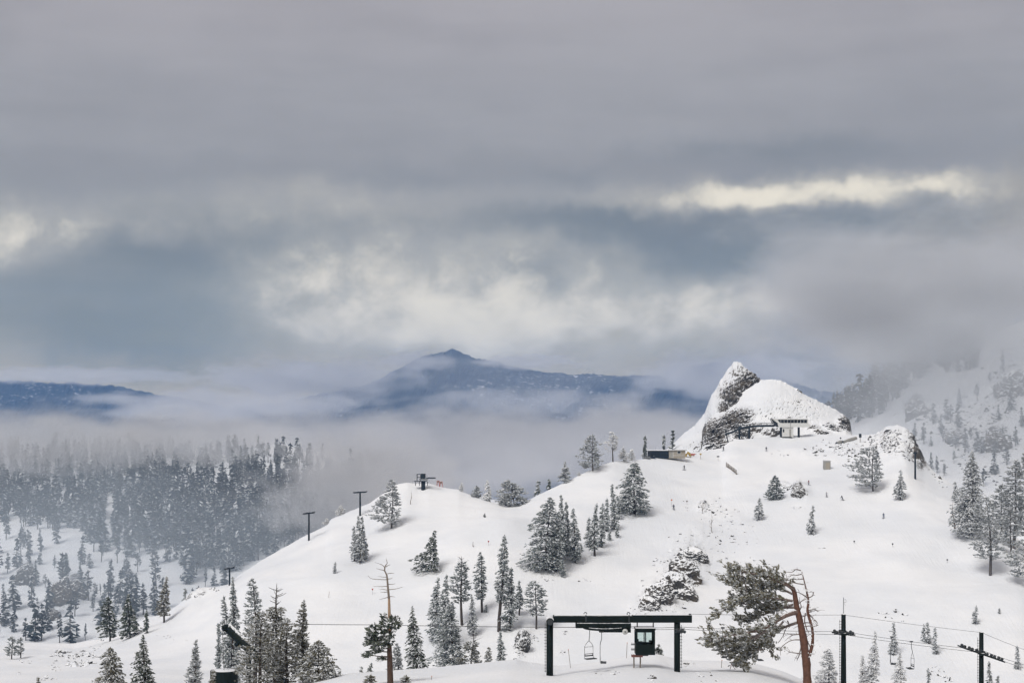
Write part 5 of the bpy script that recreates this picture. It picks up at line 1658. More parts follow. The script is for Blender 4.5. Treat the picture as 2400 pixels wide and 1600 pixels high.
for (cx_, cy_, rx, ry, n) in [(400, 800, 40, 30, 26), (500, 880, 85, 75, 130), (400, 880, 60, 50, 50), (290, 960, 95, 70, 120), (380, 1020, 110, 70, 140), (260, 1060, 80, 60, 80), (400, 1110, 80, 60, 90), (320, 1120, 90, 50, 80), (200, 1110, 40, 30, 30), (300, 1180, 70, 45, 60), (200, 1235, 55, 28, 44), (360, 1290, 40, 24, 26), (470, 1060, 40, 60, 50)]:
    c = sgp([(cx_, cy_)])[0]
    th = rgp.random(n) * 6.28
    rr = np.sqrt(rgp.random(n))
    Pc = c + np.stack([np.cos(th) * rr * rx / 4.9 * SP, rgp.normal(0, 0.45, n), np.sin(th) * rr * ry / 4.9 * SP], -1)
    dv = Pc - sgp([(455, cy_ + 40)])[0]
    Dc = dv / (np.linalg.norm(dv, axis=1, keepdims=True) + 1e-6) + np.array([0, 0, -0.1]) + rgp.normal(0, 0.4, (n, 3))
    sz = rgp.uniform(0.24, 0.5, n)
    V_, T_, mi = clump_arr(Pc, Dc, sz * 1.3, sz * 0.7, sz * 0.5, 0.6, rgp)
    fol.tris(V_, T_, mi)
    tgt = sgp([(455, min(cy_ + 30, 1290))])[0]
    br_.tube(np.array([tgt, (tgt + c) / 2 + (0, 0, -0.08), c]), [0.07, 0.05, 0.02], 5)
part(snag, 'crown', fol, [M_NEEDLE['dark'], M_TSNOW])
o = part(snag, 'branches', br_, M_DEAD, True)
o['kind'] = 'stuff'


# ------------------------------------------------------------------ lift on the small peak and its towers
def far_tower(u, vb, vt, wid, label, slope=0.25, single=False):
    loc = locate(u, vb)
    S = loc.y / F
    root = empty('lift_tower', loc, label, 'lift tower')
    top = at(u, vt + 6, loc.y)
    a = Acc(); cyl(a, (loc.x, loc.y, loc.z - 0.8), top, 2.4 * S, 12, r2=1.9 * S); part(root, 'pole', a, M_SLATE, True)
    if single:
        a = Acc(); box(a, np.array(top) - (0, 0, 0.5), (1.2, 0.5, 0.5)); part(root, 'crossarm', a, M_SLATE)
        return
    a = Acc(); box(a, np.array(top) + (0, 0, 0.15), (wid * S, 0.5, 0.5), R=Matrix.Rotation(-slope * 0.5, 4, 'Y')); part(root, 'crossarm', a, M_SLATE)
    for s in (-1, 1):
        c = np.array(top) + np.array([s * wid * 0.34 * S, 0, 0.25 + s * slope * wid * 0.16 * S])
        a = Acc(); box(a, c, (wid * 0.42 * S, 2.0, 0.28), R=Matrix.Rotation(-slope, 4, 'Y')); part(root, 'sheave_assembly', a, M_SLATE)


far_tower(724, 1266, 1197, 26, 'thin lift tower on the skyline, middle of three climbing the peak')
far_tower(844, 1208, 1148, 30, 'thin lift tower closest to the peak top', 0.12)
far_tower(538, 1371, 1326, 22, 'small lift tower at the ridge bend above the pine cluster', 0.35)
far_tower(2145, 1122, 1052, 10, 'slim lone lift pole on the rocky shoulder beside the crag', single=True)

loc = locate(992, 1147)
S = loc.y / F
st = empty('small_lift_station', loc, 'small top station with thick dark post and wheel on the peak', 'ski lift')
q = lambda u, v, dy=0.0: np.array(at(u, v, loc.y)) + np.array([0, dy, 0])
a = Acc(); cyl(a, np.array(loc) - (0, 0, 0.8), q(992, 1126), 4.9 * S, 16); part(st, 'post', a, M_SLATE, True)
a = Acc(); box(a, q(992, 1115), (10.5 * S, 1.6, 12 * S)); part(st, 'motor_housing', a, M_SLATE)
a = Acc(); box(a, q(993, 1123, -0.3), (20 * S, 1.4, 3.0 * S)); part(st, 'deck', a, M_STEEL)
a = Acc(); ring(a, q(1010, 1119.5), 10 * S, 0.22, 'z', 24, 6); cyl(a, q(1000, 1119.5), q(1020, 1119.5), 0.12, 6); part(st, 'bullwheel', a, M_SLATE, True)
a = Acc()
for u in (977.5, 986):
    cyl(a, q(u, 1127), q(u, 1110), 0.14, 6)
cyl(a, q(977, 1111), q(988, 1111), 0.14, 6); cyl(a, q(977, 1118), q(988, 1118), 0.12, 6); part(st, 'frame', a, M_SLATE)
a = Acc(); box(a, q(985, 1127), (30 * S, 2.2, 2.0 * S)); part(st, 'walkway', a, M_SLATE)
for u in (974, 983, 1002):
    a = Acc(); cyl(a, q(u, 1138), q(u, 1127), 0.12, 6); part(st, 'leg', a, M_SLATE)
for i, (u, lb) in enumerate([(1027, 'red ski rack beside the small top station, inner one'), (1034, 'red ski rack beside the small top station, outer one')]):
    lc = locate(u, 1138)
    r = empty('ski_rack', lc, lb, 'rack')
    a = Acc(); h = 13 * S
    for dx in (-0.45, 0.45):
        a.tube([(lc.x + dx, lc.y, lc.z - 0.3), (lc.x + dx * 0.8, lc.y, lc.z + h)], [0.09, 0.09], 6)
    a.tube([(lc.x - 0.4, lc.y, lc.z + h), (lc.x + 0.4, lc.y, lc.z + h)], [0.08, 0.08], 6); a.tube([(lc.x - 0.4, lc.y, lc.z + h * 0.5), (lc.x + 0.4, lc.y, lc.z + h * 0.5)], [0.06, 0.06], 6); part(r, 'frame', a, M_RED)
    a = Acc(); box(a, (lc.x, lc.y, lc.z + h * 0.82), (0.8, 0.1, h * 0.3)); part(r, 'panel', a, M_WOOD)

# ------------------------------------------------------------------ upper station under the crag
Yu = 662.0
Su = Yu / F
z0 = ground_z(at(1845, 0, Yu).x, Yu, ['hill'])
us_ = empty('lift_station', (at(1845, 0, Yu).x, Yu, z0), 'white hooded upper lift station with dark window band beneath the crag dome', 'ski lift')
q = lambda u, v, dy=0.0: np.array(at(u, v, Yu)) + np.array([0, dy, 0])


def prism(acc, outline, y0, y1, m=0):
    n = len(outline)
    A_ = [q(u, v, y0) for u, v in outline]; B_ = [q(u, v, y1) for u, v in outline]
    V_ = np.array(A_ + B_)
    Q_ = np.array([[k, (k + 1) % n, n + (k + 1) % n, n + k] for k in range(n)])
    acc.quads(V_, Q_, m)
    for off in (0, n):
        V2_ = V_[off:off + n]
        c = V2_.mean(0, keepdims=True)
        acc.tris(np.concatenate([V2_, c]), np.array([[k, (k + 1) % n, n] for k in range(n)]), m)


a = Acc(); prism(a, [(1820, 991), (1891, 991), (1897.5, 995.5), (1894, 1001), (1822, 1000.5)], -3, 3); part(us_, 'hood', a, M_WHITE)
a = Acc(); prism(a, [(1806, 981.5), (1820, 991), (1822, 1000.5), (1813, 996)], -2.6, 2.6); part(us_, 'front_window', a, M_DKGLASS_SHADE)
a = Acc(); prism(a, [(1806, 981), (1888, 981), (1891, 983), (1812, 983)], -2.9, 2.9); rf = part(us_, 'roof', a, M_WHITE)
a = Acc(); snow_strip(a, [q(1808, 980.8), q(1888, 980.8)], 5.4, 0.35, rgs); part(rf, 'snow_cap', a, M_TSNOW, True)
a = Acc(); prism(a, [(1809, 983), (1819, 983), (1826, 991), (1820, 991)], -2.85, 2.8); part(us_, 'slanted_panel', a, M_WHITE)
for k in range(9):
    u0 = 1820 + k * 7.7
    a = Acc(); box(a, q(u0 + 3.6, 987, -2.7), (6.4 * Su, 0.1, 7.6 * Su)); part(us_, 'window_pane', a, M_DKGLASS_SHADE)
a = Acc(); box(a, q(1856, 987, 0.2), (70 * Su, 5.4, 7.8 * Su)); part(us_, 'window_wall', a, M_WHITE)
a = Acc(); box(a, q(1844, 1012.5, -1), (26 * Su, 3.2, 24 * Su)); bo = part(us_, 'booth', a, M_WHITE)
a = Acc(); box(a, q(1849.5, 1014, -2.65), (4 * Su, 0.08, 17 * Su)); part(bo, 'door', a, M_GREYBOX)
a = Acc(); box(a, q(1834, 1009, -2.65), (3 * Su, 0.08, 7 * Su)); part(bo, 'window', a, M_DKGLASS_SHADE)
a = Acc(); box(a, q(1829.5, 1013, -0.5), (3.0 * Su, 2, 24 * Su)); part(us_, 'column', a, M_SLATE)
a = Acc(); cyl(a, (q(1872, 0)[0], Yu, z0 - 0.8), q(1872, 1001), 2.6 * Su, 14); part(us_, 'column', a, M_SLATE, True)
a = Acc(); box(a, q(1842, 1025, -1.4), (22 * Su, 2.4, 4 * Su)); part(us_, 'base_step', a, M_DSTEEL)
a = Acc()
cat = [(1700, 1016), (1716, 1011), (1734, 1002), (1757, 998), (1785, 996), (1815, 996)]
a.tube(np.array([q(u, v + 1.5) for u, v in cat]), np.full(6, 0.45), 6); a.tube(np.array([q(u, v - 4.5) for u, v in cat]), np.full(6, 0.12), 5)
for u, v in cat[:-1]:
    cyl(a, q(u, v + 1), q(u, v - 4.5), 0.08, 5)
part(us_, 'catwalk', a, M_SLATE)
for u, v in ((1733, 998), (1756, 997)):
    a = Acc(); zz = ground_z(q(u, 0)[0], Yu, ['hill']); cyl(a, (q(u, 0)[0], Yu, zz - 0.8), q(u, v), 2.3 * Su, 12); part(us_, 'catwalk_post', a, M_SLATE, True)
a = Acc(); zz = ground_z(q(1709, 0)[0], Yu, ['hill']); a.tube([(q(1709, 0)[0], Yu, zz - 0.5), q(1701, 1007)], [0.22, 0.18], 6); part(us_, 'brace', a, M_SLATE)
for u, v in ((1728, 995), (1700, 1005)):
    a = Acc(); box(a, q(u, v), (11 * Su, 1.2, 1.2 * Su)); box(a, q(u, v + 2.2), (7 * Su, 1.0, 1.0 * Su)); cyl(a, q(u - 2, v), q(u - 2, v + 3), 0.1, 5); cyl(a, q(u + 2, v), q(u + 2, v + 3), 0.1, 5); part(us_, 'sheave_assembly', a, M_STEEL)
a = Acc(); cyl(a, q(1850, 1003, -3.1), q(1850, 978, -3.1), 0.06, 5); part(us_, 'mast', a, M_STEEL)

# ------------------------------------------------------------------ cabin, container and small things on the plateau
lc = locate(1541, 1073.5)
Yc = lc.y
Sc = Yc / F
q = lambda u, v, dy=0.0: np.array(at(u, v, Yc)) + np.array([0, dy, 0])
con = empty('storage_container', lc, 'dark green storage container with snow on its roof', 'container')
a = Acc(); box(a, q(1544, 1064.5, 1.3), (47 * Sc, 2.6, 18 * Sc)); cb = part(con, 'body', a, M_SLATE)
for k in range(9):
    a = Acc(); box(a, q(1523 + k * 5, 1064.5, -0.03), (0.8 * Sc, 0.06, 16 * Sc)); part(cb, 'rib', a, M_SLATE)
a = Acc(); snow_strip(a, [q(1517, 1055, 1.3), q(1568, 1055, 1.3)], 2.8, 0.25, rgs); part(con, 'snow_cap', a, M_TSNOW, True)
a = Acc(); box(a, q(1522, 1064, -0.05), (8 * Sc, 0.05, 15 * Sc)); part(con, 'doorway_shade_panel', a, M_DKGLASS_SHADE)  # solid dark panel, its colour stands for the shade inside the doorway
lh = locate(1588, 1073.5)
hut = empty('patrol_hut', lh, 'beige wooden patrol hut joined to the dark container', 'hut')
a = Acc(); box(a, q(1587, 1064.5, 1.6), (39 * Sc, 3.0, 18.5 * Sc)); hw_ = part(hut, 'wall', a, M_BEIGE)
a = Acc(); box(a, q(1591.5, 1059.5, 0.08), (7.5 * Sc, 0.08, 5.5 * Sc)); wn = part(hut, 'window', a, M_DKGLASS_SHADE)
a = Acc()
for (du, dv, sx, sz) in ((-4.2, 0, 1, 6.5), (4.2, 0, 1, 6.5), (0, 3.2, 9, 0.9), (0, -3.2, 9, 0.9)):
    box(a, q(1591.5 + du, 1059.5 + dv, 0.05), (sx * Sc, 0.1, sz * Sc))
part(wn, 'frame', a, M_WHITE)
a = Acc(); box(a, q(1574, 1065.5, 0.07), (6 * Sc, 0.06, 15 * Sc)); part(hut, 'door', a, M_GREYBOX)
a = Acc(); box(a, q(1577.7, 1064.5, 0.05), (0.9 * Sc, 0.1, 18 * Sc)); part(hut, 'corner_trim', a, M_WHITE)
a = Acc(); box(a, q(1590, 1067, 0.06), (25 * Sc, 0.06, 0.9 * Sc)); part(hut, 'wall_batten', a, M_WHITE)
a = Acc(); box(a, q(1588, 1054.7, 1.5), (44 * Sc, 3.8, 1.3 * Sc)); rf = part(hut, 'roof', a, M_GREYBOX)
a = Acc(); snow_strip(a, [q(1567, 1053.9, 1.5), q(1609, 1053.9, 1.5)], 3.7, 0.22, rgs); part(rf, 'snow_cap', a, M_TSNOW, True)


def sled(u, v, label, dk, name='snowmobile'):
    l = locate(u, v)
    r = empty(name, l, label, name.replace('_', ' '))
    L = np.array(l)
    a = Acc(); prism_pts = [(-1.3, 0.25), (-0.9, 0.75), (-0.3, 0.85), (0.2, 0.7), (0.9, 0.95), (1.3, 0.5), (1.4, 0.25)]
    V_ = np.array([(x, s * 0.35, z) for s in (-1, 1) for x, z in prism_pts]) + L
    n = len(prism_pts)
    a.quads(V_, np.array([[k, (k + 1) % n, n + (k + 1) % n, n + k] for k in range(n)]))
    for o_ in (0, n):
        W = V_[o_:o_ + n]; a.tris(np.concatenate([W, W.mean(0, keepdims=True)]), np.array([[k, (k + 1) % n, n] for k in range(n)]))
    part(r, 'body', a, dk)
    for s in (-0.4, 0.4):
        a = Acc(); a.tube([L + (-1.6, s, 0.35), L + (-1.4, s, 0.08), L + (-0.4, s, 0.08)], [0.06] * 3, 5); part(r, 'ski', a, M_DSTEEL)
    a = Acc(); a.tube([L + (-0.5, -0.4, 1.1), L + (-0.35, 0, 0.85), L + (-0.5, 0.4, 1.1)], [0.05] * 3, 5); part(r, 'handlebar', a, M_DSTEEL)
    a = Acc(); box(a, L + (0.4, 0, 0.18), (1.6, 0.5, 0.3)); part(r, 'track', a, M_DSTEEL)


sled(1528, 1074, 'dark snowmobile parked in front of the container doorway', M_SLATE)
sled(1516, 1075, 'grey snowmobile at the outer end of the container', M_STEEL)
sled(1579, 1075, 'small dark snowmobile by the hut door', M_DSTEEL)
l = locate(1613, 1071); L = np.array(l)
r = empty('covered_sled', l, 'yellow canvas covered sled beside the hut', 'sled')
a = Acc(); a.tube([L + (-0.9, 0, 0.1), L + (-0.8, 0, 1.0), L + (-0.2, 0, 1.65), L + (0.5, 0, 1.2), L + (0.9, 0, 0.3)], [0.3, 0.5, 0.55, 0.5, 0.3], 8); part(r, 'cover', a, M_YELLOW, True)
a = Acc(); a.tube([L + (-1.0, -0.3, 0.2), L + (-0.8, -0.3, 0.05), L + (1.0, -0.3, 0.05)], [0.06] * 3, 5); part(r, 'runner', a, M_DSTEEL)
l = locate(1623, 1069); L = np.array(l)
r = empty('rescue_toboggan', l, 'red rescue toboggan lying beside the yellow sled', 'sled')
a = Acc(); a.tube([L + (-1.0, 0, 0.55), L + (-0.5, 0, 0.7), L + (0.5, 0, 0.65), L + (1.1, 0, 0.8)], [0.2, 0.34, 0.34, 0.15], 8); part(r, 'shell', a, M_RED, True)
a = Acc(); a.tube([L + (1.0, -0.2, 0.75), L + (1.5, -0.2, 0.95)], [0.04, 0.04], 5); part(r, 'handle', a, M_DSTEEL)
a = Acc(); box(a, L + (-0.4, 0, 0.2), (0.15, 0.4, 0.5)); box(a, L + (0.5, 0, 0.2), (0.15, 0.4, 0.5)); part(r, 'trestle', a, M_WOOD)


def sign(u, vb, vt, w, h, mat, label, name='trail_sign', cat='sign', disc=False, pole=0.05, pm=None):
    l = locate(u, vb)
    S = l.y / F
    top = np.array(at(u, vt, l.y))
    r = empty(name, l, label, cat)
    a = Acc(); cyl(a, np.array(l) - (0, 0, 0.4), top, pole, 6); part(r, 'pole', a, pm or M_WOOD)
    a = Acc()
    c = top + np.array([0, -0.08, -h * S / 2])
    if disc:
        cyl(a, c - (0, 0.03, 0), c + (0, 0.03, 0), w * S / 2, 12)
    else:
        box(a, c, (w * S, 0.06, h * S))
    part(r, 'disc' if disc else 'board', a, mat)


sign(1642, 1076, 1062, 4.5, 3.5, M_YELLOW, 'small yellow trail sign on a pole near the hut', pole=0.07)
sign(1683, 1080, 1068, 6, 2.6, M_DSTEEL, 'small dark trail board on a pole in the middle of the plateau', pole=0.05)
sign(2016, 1036, 1016, 6, 9, M_SLATE, 'blue-grey trail board on posts at the plateau rim', pole=0.12)
mg = 'slope markers'
for (u, vb, vt, lb, mt) in [(1574, 1186, 1169, 'orange disc marker just uphill of a standing skier', M_ORANGE), (873, 1392, 1378, 'red disc marker beside the dead spire', M_RED), (1145, 1277, 1266, 'pale red disc marker above the tallest slender fir', M_RED),
                            (2002, 1273, 1266, 'dark disc marker on the open run, first of three in a row', M_DSTEEL), (2092, 1281, 1272, 'dark disc marker on the open run, second of three in a row', M_DSTEEL), (2220, 1318, 1309, 'dark disc marker on the open run, third of three by the double-trunk pine', M_DSTEEL),
                            (1610, 1182, 1172, 'small faded disc marker right of the orange one', M_WOOD), (1970, 1030, 1024, 'dark round marker at the end of the rolled barrier', M_DSTEEL)]:
    sign(u, vb, vt, 4.0, 4.0, mt, lb, 'slope_marker', 'marker', True, 0.035)
for (u, vb, vt, Y_, lb) in [(1468, 1540, 1504, 168, 'thin bamboo pole on the snow mound behind the operator cabin'), (1010, 1606, 1582, 152, 'thin bamboo pole on the near crest between pine and portal'), (1092, 1606, 1590, 152, 'short dark stake at the bottom edge left of the portal'), (1338, 1566, 1520, 165, 'thin leaning bamboo pole beside the left portal pillar'),
                            (1690, 1562, 1545, 160, 'thin stake under the outer twisted pine branches'), (770, 1400, 1385, None, 'lone thin stake on open snow above the pine cluster')]:
    l = locate(u, vb, Y_)
    r = empty('bamboo_pole', l, lb, 'pole')
    a = Acc(); tp_ = at(u + (2 if 'lean' not in lb else -6), vt, l.y); cyl(a, np.array(l) - (0, 0, 0.3), tp_, 0.028 if Y_ else 0.05, 6); part(r, 'cane', a, M_DSTEEL if 'dark' in lb else M_WOOD)
    a = Acc(); cyl(a, np.array(tp_) - (0, 0, 0.1), np.array(tp_) - (0, 0, 0.02), 0.036 if Y_ else 0.06, 6); part(r, 'tip', a, M_ORANGE)
l = locate(1712, 1553, 158); L = np.array(l)
r = empty('crossed_stakes', l, 'two crossed reddish stakes under the twisted pine branches', 'stakes')
a = Acc(); cyl(a, L + (-0.1, 0, -0.3), L + (0.15, 0, 0.75), 0.03, 6); part(r, 'stake', a, M_RUST)
a = Acc(); cyl(a, L + (0.75, 0, -0.45), L + (0.0, 0.05, 0.65), 0.03, 6); part(r, 'stake', a, M_RUST)

# snow fence
A_, B_ = locate(1702, 1094), locate(1726, 1112)
fr = empty('snow_fence', A_, 'short weathered wooden snow fence running downhill on the plateau', 'fence')
dvec = np.array(B_) - np.array(A_)
for k in range(5):
    p = np.array(A_) + dvec * k / 4
    a = Acc(); cyl(a, p - (0, 0, 0.3), p + (0, 0, 1.75), 0.09, 6); part(fr, 'post', a, M_WOOD)
for k in range(4):
    z = 0.35 + k * 0.4
    a = Acc()
    ang = math.atan2(dvec[1], dvec[0])
    A1, B1 = np.array(A_) + (0, -0.08, z), np.array(B_) + (0, -0.08, z)
    a.tube([A1, (A1 + B1) / 2, B1], [0.13] * 3, 4); part(fr, 'rail', a, M_WOOD)
# equipment box
l = locate(1939, 1100); L = np.array(l); S = l.y / F
r = empty('equipment_box', l, 'grey-tan equipment box standing on the rocky slope', 'box')
a = Acc(); box(a, L + (0, 1.0, 10 * S - 0.2), (15.5 * S, 2.0, 20.5 * S)); bb = part(r, 'body', a, M_GREYBOX)
a = Acc(); box(a, L + (0, 1.0, 20.8 * S - 0.1), (17 * S, 2.3, 1.2 * S)); ld = part(r, 'lid', a, M_GREYBOX)
a = Acc(); snow_strip(a, [L + (-7.5 * S, 1, 21.4 * S), L + (7.5 * S, 1, 21.4 * S)], 2.0, 0.18, rgs); part(ld, 'snow_cap', a, M_TSNOW, True)
a = Acc(); box(a, L + (0.2, -0.03, 9 * S), (9 * S, 0.05, 15 * S)); part(bb, 'door', a, M_BEIGE)
# padding rolls
for (u0, v0, u1, v1, lb) in [(1961, 1042, 1971, 1038, 'short grey rolled barrier at the plateau rim'), (1975, 1039, 2006, 1029, 'long grey rolled barrier at the plateau rim')]:
    A_, B_ = locate(u0, v0), locate(u1, v1)
    r = empty('rolled_barrier', A_, lb, 'barrier')
    a = Acc(); a.tube([np.array(A_) + (0, 0, .4), (np.array(A_) + np.array(B_)) / 2 + (0, 0, .55), np.array(B_) + (0, 0, .4)], [0.6, 0.7, 0.65], 10); part(r, 'roll', a, M_GREYBOX, True)
    a = Acc(); a.tube([np.array(A_) + (0, 0, 1.02), (np.array(A_) + np.array(B_)) / 2 + (0, 0, 1.22), np.array(B_) + (0, 0, 1.02)], [0.18, 0.25, 0.2], 8); part(r, 'snow_cap', a, M_TSNOW, True)


# ------------------------------------------------------------------ skiers
def skier_mesh(pose):
    J = {'pelvis': (0, 0, .86), 'belly': (0, .03, 1.05), 'chest': (0, .06, 1.28), 'neck': (0, .07, 1.47), 'head': (0, .09, 1.60), 'top': (0, .09, 1.72)}
    sp_, lean_ = (.12, .0) if pose == 0 else (.2, .12)
    for s, n in ((-1, 'l'), (1, 'r')):
        J['hip' + n] = (s * .10, 0, .82)
        J['knee' + n] = (s * (sp_ + .02), .16, .47)
        J['ank' + n] = (s * (sp_ + .03), .02, .12)
        J['toe' + n] = (s * (sp_ + .03), .20, .07)
        J['sho' + n] = (s * .19, .06, 1.38)
        J['elb' + n] = (s * .33, .12 + lean_, 1.10)
        J['wri' + n] = (s * .34, .36 + lean_, 1.02)
        J['han' + n] = (s * .33, .44 + lean_, 1.02)
    names = list(J)
    E = [('pelvis', 'belly'), ('belly', 'chest'), ('chest', 'neck'), ('neck', 'head'), ('head', 'top')]
    for n in 'lr':
        E += [('pelvis', 'hip' + n), ('hip' + n, 'knee' + n), ('knee' + n, 'ank' + n), ('ank' + n, 'toe' + n), ('chest', 'sho' + n), ('sho' + n, 'elb' + n), ('elb' + n, 'wri' + n), ('wri' + n, 'han' + n)]
    rad = dict(pelvis=.15, belly=.15, chest=.17, neck=.065, head=.115, top=.08, hip=.105, knee=.075, ank=.075, toe=.065, sho=.085, elb=.06, wri=.045, han=.055)
    me = bpy.data.meshes.new('person')
    me.from_pydata([J[n] for n in names], [(names.index(a_), names.index(b_)) for a_, b_ in E], [])
    ob = bpy.data.objects.new('tmp', me)
    COL.objects.link(ob)
    md = ob.modifiers.new('skin', 'SKIN')
    for i_, n in enumerate(names):
        r = rad.get(n, rad.get(n[:-1], .1))
        me.skin_vertices[0].data[i_].radius = (r, r)
    me.skin_vertices[0].data[0].use_root = True
    ob.modifiers.new('sub', 'SUBSURF').levels = 1
    dg = bpy.context.evaluated_depsgraph_get()
    ev = bpy.data.meshes.new_from_object(ob.evaluated_get(dg))
    bpy.data.objects.remove(ob)
    return ev


SK = [skier_mesh(0), skier_mesh(1)]
M_SKIN = plain_mat("skin", (0.45, 0.28, 0.20), 0.6, var=0.1)
CLO = {k: plain_mat("cloth_" + k, c, 0.85, var=0.2) for k, c in dict(black=(0.012, 0.012, 0.014), navy=(0.02, 0.03, 0.06), blue=(0.035, 0.06, 0.12), grey=(0.14, 0.14, 0.15), red=(0.20, 0.04, 0.035), pale=(0.42, 0.42, 0.44)).items()}


def skier(u, v, pose, rz, jacket, pants, label, lean=0.0, k=1.0):
    l = locate(u, v)
    r = empty('person', l, label, 'person', 'skiers on the slope', rz)
    r.rotation_euler = (0, lean, rz)
    r.scale = (k, k, k)
    me = SK[pose].copy()
    me.materials.clear()
    for m in (CLO[jacket], CLO[pants], CLO['black'], M_SKIN):
        me.materials.append(m)
    for p in me.polygons:
        c = p.center
        p.material_index = 2 if (c.z > 1.60 or c.z < 0.2 or (abs(c.x) > .25 and c.y > .38)) else (3 if c.z > 1.49 else (1 if c.z < 0.84 else 0))
        p.use_smooth = True
    link('body', me, r)
    for s in (-1, 1):
        a = Acc(); x = s * (.15 if pose == 0 else .23)
        a.tube([(x, -.75, .02), (x, .7, .02), (x, .95, .10)], [.045, .05, .03], 6); link('ski', a.mesh('ski', [CLO['black']]), r)
        a = Acc(); a.tube([(s * .34, .44 + .12 * pose, 1.05), (s * .42, .15, 0.02)], [.02, .015], 5); link('ski_pole', a.mesh('ski_pole', [M_DSTEEL]), r)


skier(1604, 1101, 1, 2.4, 'black', 'black', 'skier in black with legs apart below the hut', k=1.05)
skier(1696, 1056, 0, 0.6, 'black', 'black', 'skier in black standing at the crag foot')
skier(1796, 1057, 0, 3.0, 'black', 'black', 'skier in black standing alone on the plateau below the station')
skier(1896, 1136, 0, 2.0, 'red', 'black', 'skier in dark red jacket right of the small rock outcrop')
skier(1937, 1164, 0, 3.4, 'pale', 'grey', 'skier in pale grey clothes on the open run')
skier(1976, 1172, 1, 2.2, 'black', 'navy', 'dark skier leaning into a turn on the open run', lean=0.4)
skier(2071, 1214, 0, 2.6, 'blue', 'blue', 'skier in blue low on the open run near the slope edge')
skier(1579, 1194, 0, 0.3, 'navy', 'black', 'skier in navy standing below the orange marker', k=1.05)

# ------------------------------------------------------------------ air: even haze over everything, fog banks in the valleys
def box_mesh(name, x0, x1, y0, y1, z0, z1, mat):
    V_ = [(x, y, z) for z in (z0, z1) for (x, y) in ((x0, y0), (x1, y0), (x1, y1), (x0, y1))]
    F_ = [(0, 3, 2, 1), (4, 5, 6, 7), (0, 1, 5, 4), (1, 2, 6, 5), (2, 3, 7, 6), (3, 0, 4, 7)]
    return make_mesh(name, V_, np.array(F_), mat)


m = bpy.data.materials.new("haze_air")
m.use_nodes = True
m.node_tree.nodes.clear()
t = NT(m.node_tree)
pv = t.n('ShaderNodeVolumePrincipled')
pv.inputs['Color'].default_value = (*HAZE_C, 1)
pv.inputs['Density'].default_value = HAZE_D
pv.inputs['Anisotropy'].default_value = 0.0
mo = t.n('ShaderNodeOutputMaterial')
m.node_tree.links.new(pv.outputs[0], mo.inputs['Volume'])
o = link("haze", box_mesh("haze", -6000, 6000, -450, 10000, VF_Z - 92, HAZE_TOP, m))
tag(o, "thin blue haze filling the valley air", "haze", kind="stuff")


def fog_mat(name, dens, nscale, lo, seed, soft=0.35, col=(0.90, 0.905, 0.93)):
    m = bpy.data.materials.new(name)
    m.use_nodes = True
    m.node_tree.nodes.clear()
    t = NT(m.node_tree)
    p = t.n('ShaderNodeTexCoord').outputs['Object']
    r = t.v('LENGTH', p)
    fall = t.rng(r, 1.0, soft, 0.0, 1.0)
    n = t.noise(t.v('ADD', t.v('MULTIPLY', p, nscale), (seed, seed * 2.3, seed * 0.7)), 1.0, 4.0, 0.58)
    d = t.m('ADD', t.m('MULTIPLY', fall, 1.25), t.m('MULTIPLY', t.m('SUBTRACT', n, 0.5), 2.2))
    d = t.m('MULTIPLY', t.rng(d, lo, lo + 0.75, 0.0, dens, True), t.rng(r, 1.0, 0.85, 0.0, 1.0))
    pv = t.n('ShaderNodeVolumePrincipled', {'Density': d})
    pv.inputs['Color'].default_value = (*col, 1)
    pv.inputs['Anisotropy'].default_value = 0.1
    mo = t.n('ShaderNodeOutputMaterial')
    m.node_tree.links.new(pv.outputs[0], mo.inputs['Volume'])
    return m


def fog_bank(u, v, Y, hw, hh, hd, dens, label, nscale=(3, 3, 2), lo=0.3, seed=1.0, soft=0.35, tilt=0.0, col=(0.90, 0.905, 0.93)):
    bm = bmesh.new()
    bmesh.ops.create_icosphere(bm, subdivisions=3, radius=1.02)
    me = bpy.data.meshes.new("fog_bank")
    bm.to_mesh(me)
    bm.free()
    me.materials.append(fog_mat("fog_%d" % int(seed * 10), dens, nscale, lo, seed, soft, col))
    o = link("fog_bank", me, loc=at(u, v, Y))
    o.scale = (hw * Y / F, hd, hh * Y / F)
    o.rotation_euler = (0, tilt, 0)
    tag(o, label, "fog", kind="stuff")
    return o


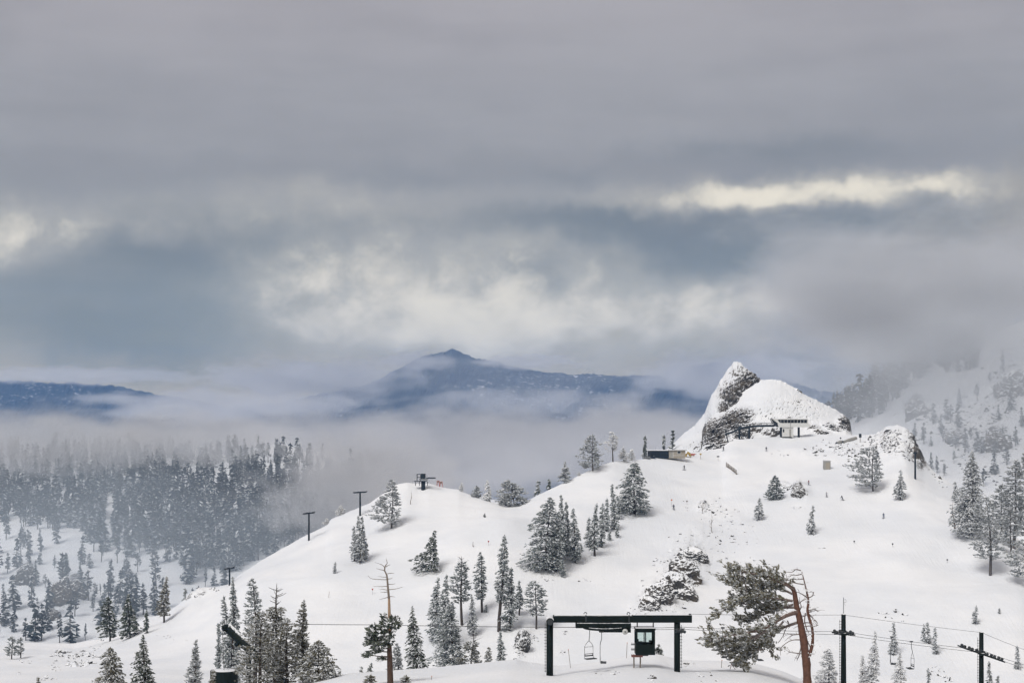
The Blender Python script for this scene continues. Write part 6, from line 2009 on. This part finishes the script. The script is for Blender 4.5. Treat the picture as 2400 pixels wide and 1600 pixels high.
fog_bank(1050, 1070, 2700, 1900, 185, 900, 0.0075, "wide pale fog bank filling the valley behind the ski hill", (10, 4, 2.2), 0.34, 1.3, 0.0, -0.032)
fog_bank(180, 1048, 1390, 950, 140, 350, 0.011, "grey cloud lying on the forested ridge top", (6, 3, 2), 0.30, 2.1, 0.0)
fog_bank(850, 1160, 1120, 400, 230, 230, 0.020, "fog plume drifting past the forest edge beside the ski hill", (3, 2, 2.5), 0.30, 3.7, 0.0)
fog_bank(200, 1300, 940, 900, 420, 260, 0.0024, "thin mist hanging over the wooded valley", (3, 2, 2.5), 0.10, 7.7, 0.0, col=(0.78, 0.87, 0.97))
fog_bank(2180, 705, 1080, 740, 285, 230, 0.016, "grey cloud wrapping the wooded ridge behind the crag", (3, 2, 2.5), 0.25, 4.9, 0.0, col=(0.90, 0.93, 0.98))
fog_bank(2330, 950, 900, 680, 420, 200, 0.0060, "thin mist over the snowy mountainside behind the ski hill", (3, 2, 2.5), 0.10, 8.9, 0.0, col=(0.80, 0.84, 0.90))
fog_bank(720, 885, 5900, 420, 85, 500, 0.0075, "pale cloud hiding the flank of the far mountain", (4, 2, 2), 0.32, 5.3, 0.0)
fog_bank(980, 845, 6000, 160, 45, 400, 0.0050, "wisp of cloud clinging below the far summit", (3, 2, 2), 0.40, 11.3, 0.0)
fog_bank(1690, 885, 5800, 360, 90, 600, 0.0060, "low cloud in front of the far mountain foot", (4, 2, 2), 0.30, 9.7, 0.0)
fog_bank(540, 950, 5200, 620, 70, 600, 0.0045, "thin mist sheet in front of the far blue ridge", (5, 2, 2), 0.36, 6.1, 0.0)
fog_bank(1130, 875, 5500, 820, 120, 450, 0.0006, "thin veil of cloud in front of the far summit", (5, 2, 3), 0.25, 13.1, 0.0)
fog_bank(190, 880, 6000, 500, 36, 400, 0.0045, "flat cloud strip lying along the top of the far left ridge", (6, 2, 1.5), 0.30, 14.3, 0.0)
fog_bank(1230, 848, 5800, 240, 30, 350, 0.0060, "wisp of cloud drifting across the far mountain shoulder", (4, 2, 1.5), 0.36, 15.7, 0.0)
fog_bank(1240, 945, 5000, 520, 60, 400, 0.0028, "ragged fog edge lapping the far mountain base", (6, 2, 1.5), 0.34, 16.9, 0.0)
